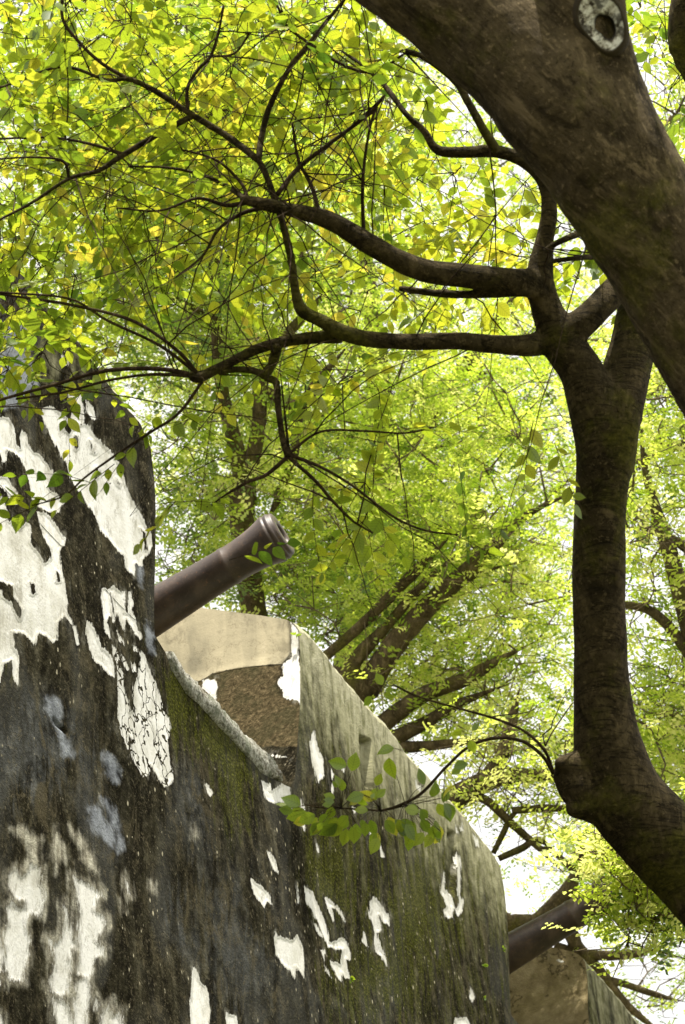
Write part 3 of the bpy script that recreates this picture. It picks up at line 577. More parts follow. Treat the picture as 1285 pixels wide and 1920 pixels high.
# ------------------------------------------------------------ foreground trees
def wood(root, name, limbs, D, mat, voxel=.014, disp=.02):
    P_, R__ = [], []
    for L in limbs:
        p, r = path(L, D, 40); seg = np.r_[0, np.cumsum(np.linalg.norm(np.diff(p, axis=0), axis=1))]
        t = [0.]
        while t[-1] < seg[-1]: t.append(t[-1] + max(.12 * float(np.interp(t[-1], seg, r)), voxel * .6))
        t = np.array(t); P_.append(np.stack([np.interp(t, seg, p[:, k]) for k in range(3)], 1)); R__.append(np.interp(t, seg, r) + voxel * .55)
    P_ = np.vstack(P_); R__ = np.concatenate(R__)
    me = bpy.data.meshes.new('pts'); me.from_pydata(P_.tolist(), [], []); me.attributes.new('rad', 'FLOAT', 'POINT').data.foreach_set('value', R__.astype(np.float32))
    tmp = bpy.data.objects.new('pts', me); COL.objects.link(tmp)
    ng = bpy.data.node_groups.new('union', 'GeometryNodeTree'); ng.interface.new_socket('Geometry', in_out='INPUT', socket_type='NodeSocketGeometry'); ng.interface.new_socket('Geometry', in_out='OUTPUT', socket_type='NodeSocketGeometry')
    N = ng.nodes; gi = N.new('NodeGroupInput'); go = N.new('NodeGroupOutput'); mp = N.new('GeometryNodeMeshToPoints'); pv = N.new('GeometryNodePointsToVolume'); vm = N.new('GeometryNodeVolumeToMesh')
    at = N.new('GeometryNodeInputNamedAttribute'); at.data_type = 'FLOAT'; at.inputs[0].default_value = 'rad'
    for q_ in (pv, vm): q_.resolution_mode = 'VOXEL_SIZE'; q_.inputs['Voxel Size'].default_value = voxel
    pv.inputs['Density'].default_value = 1.0; vm.inputs['Threshold'].default_value = .5
    lk = ng.links.new; lk(gi.outputs[0], mp.inputs['Mesh']); lk(at.outputs[0], mp.inputs['Radius']); lk(mp.outputs[0], pv.inputs['Points']); lk(at.outputs[0], pv.inputs['Radius']); lk(pv.outputs[0], vm.inputs['Volume']); lk(vm.outputs[0], go.inputs[0])
    md = tmp.modifiers.new('g', 'NODES'); md.node_group = ng
    sm = tmp.modifiers.new('s', 'SMOOTH'); sm.iterations = 16; sm.factor = .5
    tx = bpy.data.textures.new(name + 't', 'CLOUDS'); tx.noise_scale = .16; tx.noise_depth = 3
    ds = tmp.modifiers.new('d', 'DISPLACE'); ds.texture = tx; ds.strength = disp; ds.mid_level = .5; ds.texture_coords = 'GLOBAL'
    dg = bpy.context.evaluated_depsgraph_get(); out = bpy.data.meshes.new_from_object(tmp.evaluated_get(dg), depsgraph=dg)
    bpy.data.objects.remove(tmp); out.name = name; out.materials.clear(); out.materials.append(mat)
    out.polygons.foreach_set('use_smooth', np.ones(len(out.polygons), bool))
    o = bpy.data.objects.new(name, out); COL.objects.link(o); o.parent = root
    print(name, len(out.vertices)); return o
def to_ground(L, D, gx, gy, r):
    """end a trunk on the ground at gx, gy (world)"""
    p = np.array([gx, gy, -.2]); q = p - CAM; z = q @ F_; x, y = proj(p)
    return [(float(x), float(y), r * FPX / float(z), float(z))]

big = empty('leaning_tree')
tag(big, 'massive leaning mottled trunk with sawn knot, crossing the upper right corner', 'tree')
gb = to_ground(None, 9, 2.35, 6.5, .40)
BIG = [
 gb + [(1640, 1500, 150, 8.9), (1540, 1080, 125, 9), (1430, 835, 112, 9), (1322, 625, 108, 9), (1212, 420, 116, 9), (1078, 215, 124, 9), (918, 52, 116, 9.1), (740, -85, 112, 9.2), (520, -230, 92, 9.4), (300, -420, 70, 9.6)],
 [(1240, 470, 95, 9), (1170, 330, 95, 9), (1118, 170, 90, 9), (1088, 30, 86, 9), (1070, -130, 84, 9), (1090, -420, 76, 8.9), (1040, -800, 55, 8.5)],
 [(1075, -130, 50, 9), (960, -420, 45, 8.6), (800, -700, 30, 8.2)],
 [(1090, -420, 50, 8.9), (1300, -700, 40, 8.4), (1450, -1000, 25, 8)],
]
bw = wood(big, 'trunk', BIG, 9, M_BIGBARK, .016, .03)
slim = empty('slender_tree')
tag(slim, 'slim bent tree with forked ringed trunk and a gnarled burl, right of the cannon', 'tree')
gs = to_ground(None, 10.5, 3.3, 7.6, .26)
SLIM = [
 gs + [(1620, 2150, 88, 9.9), (1430, 1790, 84, 10.3), (1320, 1655, 82, 10.5), (1235, 1568, 80, 10.5), (1168, 1490, 76, 10.5), (1143, 1410, 66, 10.5), (1132, 1330, 56, 10.5), (1126, 1200, 50, 10.5), (1123, 1050, 50, 10.5), (1127, 930, 49, 10.5), (1134, 850, 53, 10.5), (1122, 780, 52, 10.5), (1092, 700, 42, 10.5), (1052, 640, 38, 10.5), (1024, 575, 29, 10.5), (1013, 520, 26, 10.5), (1020, 460, 19, 10.5), (1030, 400, 16, 10.5), (1022, 345, 14, 10.5), (985, 303, 13, 10.5), (930, 283, 12.5, 10.5), (880, 285, 11, 10.5), (822, 282, 10, 10.5), (795, 245, 8, 10.5), (762, 215, 7, 10.5), (725, 165, 6.5, 10.6), (690, 130, 6, 10.7), (640, 95, 5, 10.8)],
 [(1140, 870, 50, 10.5), (1155, 790, 48, 10.5), (1172, 710, 46, 10.6), (1190, 630, 42, 10.7), (1200, 540, 38, 10.8), (1190, 400, 34, 11), (1150, 200, 30, 11.2), (1110, 60, 26, 11.4), (1060, -200, 20, 11.6)],
 [(1048, 640, 34, 10.5), (1100, 598, 28, 10.5), (1150, 548, 27, 10.6), (1200, 500, 24, 10.8), (1260, 420, 20, 11)],
 [(1062, 1452, 26, 10.45), (1090, 1480, 40, 10.45), (1120, 1500, 46, 10.5)], [(1052, 1432, 14, 10.4), (1075, 1440, 30, 10.45), (1110, 1450, 40, 10.5)], [(1080, 1515, 20, 10.4), (1110, 1505, 36, 10.45)],
 [(1020, 640, 24, 10.5), (990, 648, 21, 10.45), (930, 646, 18, 10.4), (860, 640, 17, 10.35), (780, 641, 16, 10.3), (700, 637, 16, 10.25), (645, 624, 15, 10.2), (600, 600, 13, 10.2), (568, 583, 13, 10.2), (555, 550, 9.5, 10.2), (547, 490, 8.5, 10.2), (532, 425, 8, 10.2), (518, 380, 8, 10.2), (500, 330, 8, 10.2), (485, 300, 7.5, 10.2)],
 [(1012, 532, 28, 10.5), (950, 527, 25, 10.4), (870, 516, 23, 10.35), (800, 508, 22, 10.3), (745, 487, 21, 10.25), (690, 456, 20, 10.2), (640, 425, 19, 10.2), (600, 407, 17, 10.15), (550, 395, 14.5, 10.1), (500, 384, 12.5, 10.1), (458, 374, 10.5, 10.1)],
 [(1012, 545, 15, 10.45), (975, 548, 10, 10.4), (900, 552, 9, 10.4), (820, 550, 8, 10.4), (752, 541, 7, 10.4)],
]
sw = wood(slim, 'trunk', SLIM, 10.5, M_RINGBARK, .0095, .010)
T = Tubes()
p, r = path([(1300, -60, 30), (1285, 60, 34), (1290, 110, 26), (1310, 180, 12)], 10.9, 6); T.add(p, r, 14, .04)
T.build('limb', M_RINGBARK, slim)

BR = [  # thinner traced branches at about 10.3 m (each its own part)
 [(485,300,7,10.2),(430,258,6.5),(360,215,6),(290,170,5.5),(240,148,5),(200,150,3.5),(120,125,3),(40,150,2.3),(-40,180,2)],
 [(640,630,14,10.25),(560,636,11,10.3),(490,652,10),(425,683,9),(372,708,10),(355,700,6)],
 [(372,705,5),(300,692,4.5),(200,695,4),(100,722,3.3),(0,750,2.8),(-60,770,2.2)],
 [(372,702,4),(330,655,3.5),(250,602,3.2),(150,575,3),(60,560,2.5),(-50,545,2)],
 [(372,702,3.5),(300,648,3),(200,600,2.6),(130,560,2.3),(0,548,2)],
 [(370,706,3.5),(290,702,3),(210,712,2.6),(120,735,2.2),(30,748,2)],
 [(520,645,11,10.3),(514,675,9),(500,706,8),(518,718,7),(522,765,6),(530,820,6),(540,856,6.5)],
 [(500,706,7),(475,695,6.5),(440,693,6),(410,700,4)],
 [(540,856,4.5),(500,890,3.8),(462,905,3),(420,930,2),(380,960,1.6)],
 [(540,856,4),(590,900,3.4),(620,935,3),(660,975,2.4),(700,1000,1.6)],
 [(540,852,4),(600,875,3),(660,910,2.6),(740,970,2.4),(800,995,2),(860,1003,1.5)],
 [(540,852,3),(600,810,2.4),(680,808,2),(760,812,1.8),(820,800,1.4)],
 [(485,300,6,10.2),(492,250,5.8),(508,195,5.6),(545,125,5),(580,82,4.5),(612,40,3.5),(645,0,3),(680,-60,2.5)],
 [(360,218,6,10.3),(300,250,5.5),(232,290,5.5),(185,320,4.5),(130,335,3.5),(60,380,3),(0,412,2.4),(-50,440,2)],
 [(232,290,4),(170,270,2.8),(90,258,2.4),(-40,262,2)],
 [(130,335,3.2),(118,302,3),(60,295,2),(-30,300,1.8)],
 [(352,205,4),(352,165,3.6),(372,130,3.2),(395,106,3.2),(410,60,2.4),(420,10,2)],
 [(395,106,2.6),(440,100,2.2),(470,60,2)],
 [(520,365,5,10.2),(560,315,4.5),(620,268,4),(690,215,3.5),(720,180,3)],
 [(240,148,4),(190,118,3.4),(145,75,3.2),(118,35,3.2),(118,-20,3)],
 [(580,82,3.6),(640,120,3),(700,135,2.6),(760,100,2.2)],
 [(580,82,3),(540,50,2.6),(520,10,2.4)],
 [(930,280,10,10.4),(908,245,8.5),(880,195,7.5),(852,150,7),(800,110,6),(760,95,5)],
 [(682,432,4,10.6),(680,360,3.4),(684,300,3),(695,235,2.6),(710,190,2)],
 [(1115,428,8,10.5),(1075,442,6.5),(1040,458,5.5),(1022,470,5)],
 [(1130,480,6,10.5),(1080,484,5),(1035,490,4)],
 [(1037,1445,3,10.4),(1022,1408,3),(985,1372,2.8),(930,1348,2.4),(860,1328,2.2),(790,1308,2),(740,1285,1.6)],
 [(1037,1450,3.4,10.4),(1018,1418,3.4),(980,1390,3.2),(930,1384,3.2),(880,1400,3),(835,1440,3),(790,1488,3),(745,1512,3),(715,1520,2.4)],
 [(715,1520,2),(650,1516,1.8),(600,1514,1.4),(570,1508,1.1)],
 [(380,715,3),(335,775,2.8),(280,812,2.6),(215,855,2.4),(160,895,2),(120,930,1.6),(60,948,1.2)],
 [(462,375,6,10.15),(430,352,4.5),(385,330,3.4),(320,315,2.6),(240,312,2)],
 [(470,378,5,10.15),(425,385,4),(370,372,3),(300,395,2.2),(220,390,1.6)],
 [(465,372,4,10.15),(450,340,3),(405,300,2.4),(340,280,1.8)],
 [(500,388,5,10.15),(455,400,4),(410,430,3.2),(380,480,2.4),(330,520,1.8)],
 [(600,405,5,10.15),(585,350,4),(560,300,3),(548,230,2.2)],
]
for L in BR:
    T = Tubes(); p, r = path([(q[0], q[1], q[2], q[3] if len(q) > 3 else 10.3) for q in L], 10.3, 6)
    T.add(p, r, 10, .03); T.build('branch', M_RINGBARK if L[0][2] > 5 else M_TWIG, slim)

# sawn knot on the big limb
def knot():
    c = P(1129, 41, 9.0 - .185); n0 = -F_ * .92 - R_ * .05 + Z * -.1; n0 /= np.linalg.norm(n0)
    ang = radians(-33); a = R_ * cos(ang) + U_ * -sin(ang); a -= n0 * (a @ n0); a /= np.linalg.norm(a); b = np.cross(n0, a)
    px = 9 / FPX; k = 40
    prof = [(1.28, -.10), (1.2, -.012), (1.10, -.002), (1.04, .004), (1.0, .002), (.8, -.004), (.55, -.008), (.42, -.012), (.34, -.05), (.2, -.09), (0, -.10)]
    V = []; lc = []
    for s_, h in prof:
        for t in np.linspace(0, 2 * pi, k, endpoint=False):
            rr = s_ * (1 + .05 * sin(3 * t + 1) + .03 * sin(5 * t)); cxo = max(0, min(1, (.75 - s_) / .45))
            V.append(c + a * (rr * cos(t) * 37 * px + cxo * 3 * px) + b * (rr * sin(t) * 55 * px - cxo * 14 * px) + n0 * h); lc.append(s_)
    n = len(prof); i = np.arange(n - 1)[:, None] * k; j = np.arange(k)[None]; kk = (j + 1) % k
    Q = np.stack([i + j, i + kk, i + k + kk, i + k + j], -1).reshape(-1, 4)
    m, g = newmat('sawn_wood'); s_ = g.attr('ks'); co = g.n('TexCoord').outputs['Object']
    nz = g.noise(co, 30, 5, .7); nz2 = g.noise(co, 12, 4, .6)
    wcol = g.ramp(nz, [(.38, (.05, .04, .03)), (.46, (.45, .42, .35)), (.55, (.86, .85, .80))])
    wcol = g.mix(g.ss(nz2, .52, .62, 0, .85), wcol, (.03, .024, .018))
    wcol = g.mix(g.ss(s_, .52, .42), wcol, (.02, .016, .012)); wcol = g.mix(g.ss(s_, .93, 1.0), wcol, (.05, .038, .022))
    g.out(g.bsdf(wcol, .9, nz, .6, .01))
    o = mesh('knot_scar', V, [Q], m, big, True, {'ks': lc}); o['label'] = 'white sawn knot with dark hollow'
knot()

# ---- leaves: ovate blades with a folded midrib
LT = []
for y, x in ((0, 0), (.08, .10), (.2, .205), (.34, .27), (.5, .285), (.66, .23), (.8, .14), (.91, .055), (1.0, 0)): LT.append((x, y))
def leaf_template():
    V = [(0, 0, 0)]; mid = [0]; F = []; prev = None
    for i, (x, y) in enumerate(LT[1:-1]):
        z_ = .10 * x; c = -.10 * (y ** 2)
        V += [(-x, y, z_ + c), (0, y, c), (x, y, z_ + c)]; mid += [1, 0, 1]
        b = 1 + 3 * i
        if i == 0: F += [(0, b + 1, b), (0, b + 2, b + 1)]
        else: F += [(b - 3, b - 2, b + 1), (b - 3, b + 1, b), (b - 2, b - 1, b + 2), (b - 2, b + 2, b + 1)]
    V.append((0, 1.0, -.12)); mid.append(0); t = len(V) - 1; b = t - 3
    F += [(b, b + 1, t), (b + 1, b + 2, t)]
    return np.array(V), np.array(F), np.array(mid, float)
LV, LF, LM = leaf_template()
def unit(a): return a / (np.linalg.norm(a, axis=-1, keepdims=True) + 1e-9)
def leaves(pos, ydir, nrm, size, lc, wid=None):
    y = unit(ydir); n = unit(nrm - y * (nrm * y).sum(-1, keepdims=True)); x = np.cross(y, n)
    k = len(pos); w_ = np.ones(k) if wid is None else wid
    curl = rng.uniform(-.5, 4.0, k)
    V = pos[:, None] + size[:, None, None] * (LV[None, :, 0:1] * w_[:, None, None] * x[:, None] + LV[None, :, 1:2] * y[:, None] + LV[None, :, 2:3] * curl[:, None, None] * n[:, None])
    F = (LF[None] + (np.arange(k) * len(LV))[:, None, None]).reshape(-1, 3)
    return V.reshape(-1, 3), F, np.repeat(lc, len(LV)), np.tile(LM, k)
def lvv(n_): return np.tile(LV[:, 1] - .75 * np.abs(LV[:, 0]), n_ // len(LV))
def inpoly(x, y, poly):
    return sdf(np.array([float(x)]), np.array([float(y)]), poly)[0] > 0
def sample_poly(poly, n):
    p = np.array(poly, float); lo, hi = p.min(0), p.max(0); out = []
    while len(out) < n:
        q = rng.uniform(lo, hi, (n * 3, 2)); ok = sdf(q[:, 0], q[:, 1], p) > 0; out += q[ok].tolist()
    return np.array(out[:n])
def grow(skel, targets, seg=.16):
    """connect each target to the nearest point of the growing twig skeleton; returns polylines"""
    cap = len(skel) + len(targets) * 30; S_ = np.zeros((cap, 3)); k = len(skel); S_[:k] = skel
    d0 = np.array([np.min(np.linalg.norm(S_[:k] - t, axis=1)) for t in targets]); out = []
    for i in np.argsort(d0):
        t = targets[i]; dd = np.linalg.norm(S_[:k] - t, axis=1); j = int(np.argmin(dd)); a = S_[j]; L = dd[j]
        if L < .05: out.append((i, np.array([a, t]))); continue
        n = max(3, int(L / seg) + 2); s_ = np.linspace(0, 1, n)[:, None]
        side = rng.normal(size=3) * L * .12 + Z * L * .06
        q = a * (1 - s_) + t * s_ + side * np.sin(s_ * pi) + rng.normal(size=(n, 3)) * .008 * np.sin(s_ * pi)
        out.append((i, q)); m = min(n - 1, cap - k); S_[k:k + m] = q[1:1 + m]; k += m
    return out
skel = []
for L in BR[:-8] + BR[-5:] + SLIM[6:9]:
    p, r = path([(q[0], q[1], q[2], q[3] if len(q) > 3 else 10.3) for q in L], 10.3, 5); skel.append(p)
skel = np.vstack(skel)
REG = [  # polygon, sprays, depth range, greenness bias
 ([(-60,-60),(640,-60),(760,70),(720,300),(560,380),(330,540),(180,600),(-60,600)], 285, (10.5, 12.8), .50),
 ([(-60,-60),(640,-60),(700,200),(400,400),(180,560),(-60,600)], 22, (9.9, 10.3), .42),
 ([(120,150),(600,60),(700,220),(520,360),(200,420)], 60, (10.5, 12.4), .62),
 ([(640,-20),(760,90),(900,230),(960,290),(1000,560),(700,600),(560,420),(620,260)], 64, (10.8, 12.8), .58),
 ([(820,300),(1010,330),(1010,500),(860,490)], 20, (11, 12.4), .64),
 ([(-60,590),(180,600),(290,690),(240,725),(-60,755)], 26, (10.2, 11.4), .47),
 ([(250,560),(560,420),(700,600),(760,740),(560,830),(400,760)], 24, (10.5, 11.8), .5),
 ([(1040,400),(1110,440),(1150,520),(1060,560)], 10, (10.8, 11.6), .5),
 ([(1200,-20),(1300,-20),(1300,380),(1255,260),(1215,140)], 16, (11.5, 13), .45),
 ([(560,860),(700,900),(720,990),(640,1000),(600,940)], 7, (10.3, 10.7), .52),
 ([(0,-250),(600,-250),(640,-60),(0,-60)], 50, (10, 12), .5),
]
tp, tb, tn = [], [], []
for poly, n, (d0, d1), b in REG:
    q = sample_poly(poly, n)
    for x, y in q: tp.append(P(x, y, rng.uniform(d0, d1))); tb.append(b)
# hand-placed sprays (tip position px, direction px)
HAND = [((120,925),(-60,25),.47),((170,905),(-70,-25),.47),((215,870),(-40,30),.5),((90,940),(-50,-15),.42),((300,945),(60,-10),.6),((330,940),(-30,30),.6),((250,830),(50,-40),.25),((290,800),(-50,40),.25),((330,770),(60,30),.4),
        ((430,1050),(50,-15),.55),((820,990),(70,25),.4),((850,1000),(60,-20),.4),((760,805),(60,-10),.6),((860,870),(10,60),.2),((1040,830),(15,40),.6),((1000,790),(-10,50),.6),((690,960),(-20,40),.5)]
tp = np.array(tp); tb = np.array(tb)
pos, yd, nn, sz, lc = [], [], [], [], []
tw = Tubes(); berries = []
net = grow(skel, tp)
def spray(p0, dirv, L, nl, bias, size=(.055, .105), droop=.25):
    """twig with alternate leaves"""
    n = nl; s_ = np.linspace(0, 1, n + 1); dirv = unit(dirv); side = unit(np.cross(dirv, Z) + rng.normal(size=3) * .15); up = np.cross(side, dirv)
    pts = p0 + dirv * (s_ * L)[:, None] - Z * (droop * L * s_ ** 2)[:, None] + side * (rng.normal() * .12 * L * s_ ** 2)[:, None]
    tw.add(pts, np.linspace(.0022, .0009, n + 1), 4)
    cb = bias + rng.normal() * .13
    for i in range(1, n + 1):
        if rng.random() < .08: continue
        sg = 1 if i % 2 else -1
        yv = dirv * rng.uniform(.35, .9) + side * sg * rng.uniform(.5, 1.0) - Z * rng.uniform(-.05, .45)
        if i == n: yv = dirv - Z * .2
        nv = up + rng.normal(size=3) * .38; pos.append(pts[i]); yd.append(yv); nn.append(nv)
        sz.append(rng.uniform(*size) * (.7 + .3 * sin(pi * min(1, .25 + i / n * .75)))); lc.append(np.clip(cb + rng.normal() * .13 + (.22 if rng.random() < .05 else 0), 0, .90))
    if rng.random() < .35:
        for _ in range(rng.integers(2, 6)): berries.append(pts[rng.integers(1, n + 1)] + rng.normal(size=3) * .018 - Z * .02)
for i, q in net:
    L0 = np.linalg.norm(q[-1] - q[0]); r0 = .0024 + .0016 * min(1.5, L0); tw.add(q, np.linspace(r0, .0018, len(q)), 5)
    dv = unit(q[-1] - q[max(0, len(q) - 3)]) + rng.normal(size=3) * .45 + np.array([-.35, 0, -.05]); dv[2] *= .5
    spray(q[-1], dv, rng.uniform(.22, .42), rng.integers(6, 11), tb[i])
    if rng.random() < .6: spray(q[-1], dv + rng.normal(size=3) * .9, rng.uniform(.15, .3), rng.integers(4, 8), tb[i])
for (x, y), (dx, dy), b in HAND:
    p0 = P(x, y, 10.3); dv = R_ * dx - U_ * dy + F_ * rng.uniform(-30, 30); spray(p0, dv, .0023 * 2.0 * math.hypot(dx, dy) * .9 + .06, 8, b)
# bare arching twigs
for k in range(150):
    j = rng.integers(len(skel)); a = skel[j]; dv = unit(np.array([rng.normal() * .8 - .3, rng.normal() * .5, rng.normal() * .9])); L = rng.uniform(.4, 1.3)
    s_ = np.linspace(0, 1, 9)[:, None]; bend = rng.normal(size=3) * .18
    xe, ye = proj(a + dv * L)
    if ye > topline(xe) - 60: continue
    q = a + dv * L * s_ + bend * L * s_ ** 2 - Z * .1 * L * s_ ** 2 + rng.normal(size=(9, 3)) * .006
    tw.add(q, np.linspace(.0038, .0012, 9), 5)
# leaf group hanging in front of the middle merlon, shaded and larger
HL = [((560,1508),(-35,-18)),((575,1525),(-45,10)),((612,1520),(-15,30)),((600,1535),(-20,25)),((630,1500),(-25,-8)),((640,1475),(-8,-25)),((660,1445),(10,-42)),((648,1440),(-40,-12)),((700,1470),(12,-28)),((735,1405),(-35,5)),((640,1535),(-35,28)),((665,1545),(-5,40)),((690,1540),(10,35)),((712,1560),(-15,30)),((730,1530),(18,38)),((745,1540),(25,30)),((760,1545),(20,35)),((780,1550),(-15,35)),((790,1520),(18,22)),((815,1495),(5,-30)),((812,1535),(8,45)),((830,1500),(20,38)),((860,1470),(-30,18)),((850,1440),(35,-8)),((880,1365),(18,-20)),((865,1370),(-22,10)),((885,1390),(12,30)),((715,1285),(-12,-22)),((735,1288),(-20,4)),((725,1300),(20,8)),((700,1303),(-20,20)),((690,1510),(-28,-15)),((650,1525),(-22,20)),((735,1420),(5,48)),((815,1560),(-22,28)),((695,1500),(18,-30)),((675,1490),(-30,10)),((870,1440),(-20,15)),((800,1470),(-12,-35)),((770,1510),(30,14))]
pos2, yd2, n2, sz2, lc2 = [], [], [], [], []
HL = HL + [((x + rng.uniform(-14, 14), y + rng.uniform(-8, 12)), (dx * .8 + rng.uniform(-8, 8), dy * .8 + rng.uniform(-6, 10))) for (x, y), (dx, dy) in HL + HL if y > 1470]
for (x, y), (dx, dy) in HL:
    D = 10.1 + rng.uniform(-.14, .14); x, y = x + rng.uniform(-6, 6), y + rng.uniform(-4, 6); p0 = P(x, y, D); v = R_ * dx - U_ * dy + F_ * rng.uniform(-8, 8); pos2.append(p0); yd2.append(v); n2.append(-F_ + Z * .35 + rng.normal(size=3) * .28)
    sz2.append(math.hypot(dx, dy) * D / FPX * rng.uniform(.8, 1.08)); lc2.append(.8 if rng.random() < .12 else rng.uniform(.18, .55))
    tg = min(((715, 1520), (760, 1508), (835, 1440), (880, 1400), (640, 1514), (740, 1285)), key=lambda t: math.hypot(t[0] - x, t[1] - y))
    tw.add(catmull([P(*tg, 10.32), P((tg[0] + x) / 2, (tg[1] + y) / 2 - 6, (10.3 + D) / 2), p0], 4), np.linspace(.0016, .0009, 9), 4)
pos += pos2; yd += yd2; nn += n2; sz += sz2; lc += lc2
V, Fc, lca, mid = leaves(np.array(pos), np.array(yd), np.array(nn), np.array(sz), np.array(lc), np.where(np.arange(len(pos)) >= len(pos) - len(pos2), 1.15, rng.uniform(.85, 1.2, len(pos))))
mesh('crown', V, [Fc], M_LEAF, slim, True, {'lc': lca, 'mid': mid, 'lv': lvv(len(lca))})
o = tw.build('twigs', M_TWIG, slim); o['kind'] = 'stuff'
# berries
bm_v = np.array([(0,0,1),(1,0,0),(0,1,0),(-1,0,0),(0,-1,0),(0,0,-1)]) * .0045; bm_f = np.array([(0,1,2),(0,2,3),(0,3,4),(0,4,1),(5,2,1),(5,3,2),(5,4,3),(5,1,4)])
B = np.array(berries); V = (B[:, None] + bm_v[None]).reshape(-1, 3); Fb = (bm_f[None] + (np.arange(len(B)) * 6)[:, None, None]).reshape(-1, 3)
o = mesh('berries', V, [Fb], M_TWIG, slim, True); o['kind'] = 'stuff'
print('near leaves', len(pos))

# crown of the leaning tree, overhead: out of view, placed to shade the trunk
cp, cy_, cn_, cs_, cl_ = [], [], [], [], []
T2 = Tubes(); ends = [P(1040, -800, 8.5), P(800, -700, 8.2), P(1450, -1000, 8), P(300, -420, 9.6), P(740, -75, 9.2)]
sk2 = np.vstack([path(L, 9, 6)[0][-14:] for L in BIG])
tg = np.stack([rng.uniform(-.3, 4.6, 420), rng.uniform(.5, 7.2, 420), rng.uniform(9.6, 12.2, 420)], 1)
pj = (tg - CAM); el_ = np.degrees(np.arctan2(pj @ U_, pj @ F_)); tg = tg[el_ > 14.0]
for i, q in grow(sk2, tg, .25):
    T2.add(q, np.linspace(.006 + .006 * min(2, np.linalg.norm(q[-1] - q[0])), .003, len(q)), 5)
    dv = unit(q[-1] - q[0]) + rng.normal(size=3) * .7; dv[2] *= .4; c0 = q[-1]
    for _ in range(3):
        dd = unit(dv + rng.normal(size=3) * .7); side = unit(np.cross(dd, Z))
        for k in range(1, 9):
            sg = 1 if k % 2 else -1; cp.append(c0 + dd * .06 * k); cy_.append(dd * .6 + side * sg * .8 - Z * rng.uniform(0, .4)); cn_.append(Z + rng.normal(size=3) * .35); cs_.append(rng.uniform(.09, .14)); cl_.append(np.clip(rng.normal(.4, .15), 0, .9))
V, Fc, lca, mid = leaves(np.array(cp), np.array(cy_), np.array(cn_), np.array(cs_), np.array(cl_))
mesh('crown', V, [Fc], M_LEAF, big, True, {'lc': lca, 'mid': mid, 'lv': lvv(len(lca))}); o = T2.build('twigs', M_TWIG, big); o['kind'] = 'stuff'

# ------------------------------------------------------------ trees inside the fort
def frond_template(pairs=9, L=.34, l=.062, wd=.026):
    V = []; F = []
    for i in range(pairs):
        y = L * (i + .6) / pairs; s_ = 1 - .35 * abs(i / pairs - .45)
        for sg in (-1, 1):
            if rng.random() < .1: continue
            s_ = s_ * rng.uniform(.75, 1.2); b = len(V); ang = .35 + rng.normal() * .28; cx, sx = cos(ang), sin(ang); ll = l * s_; zz = rng.uniform(-.02, .02); y += rng.uniform(-.006, .006)
            pts = [(0, 0), (.45, .5), (1, 0), (.45, -.5)]
            for t, w_ in pts: V.append((sg * (t * ll * cx) , y + t * ll * sx + w_ * wd, zz - .12 * t * ll))
            F.append((b, b + 1, b + 2, b + 3) if sg > 0 else (b, b + 3, b + 2, b + 1))
    return np.array(V), np.array(F)
FT = [frond_template(5, .20, .058, .036), frond_template(6, .23, .052, .031), frond_template(4, .15, .062, .038), frond_template(6, .24, .060, .031), frond_template(5, .18, .064, .036), frond_template(7, .29, .056, .029)]
def fronds(c, tmpl, scale, lc_):
    k = len(c); FV, FF = tmpl
    y = unit(np.stack([rng.normal(size=k), rng.normal(size=k), rng.normal(size=k) * .45 - .15], 1)); n = unit(np.stack([rng.normal(size=k) * .55, rng.normal(size=k) * .55, np.ones(k)], 1))
    n = unit(n - y * (n * y).sum(-1, keepdims=True)); x = np.cross(y, n)
    V = c[:, None] + scale[:, None, None] * (FV[None, :, 0:1] * x[:, None] + FV[None, :, 1:2] * y[:, None] + FV[None, :, 2:3] * n[:, None])
    F = (FF[None] + (np.arange(k) * len(FV))[:, None, None]).reshape(-1, 4)
    return V.reshape(-1, 3), F, np.repeat(lc_, len(FV))
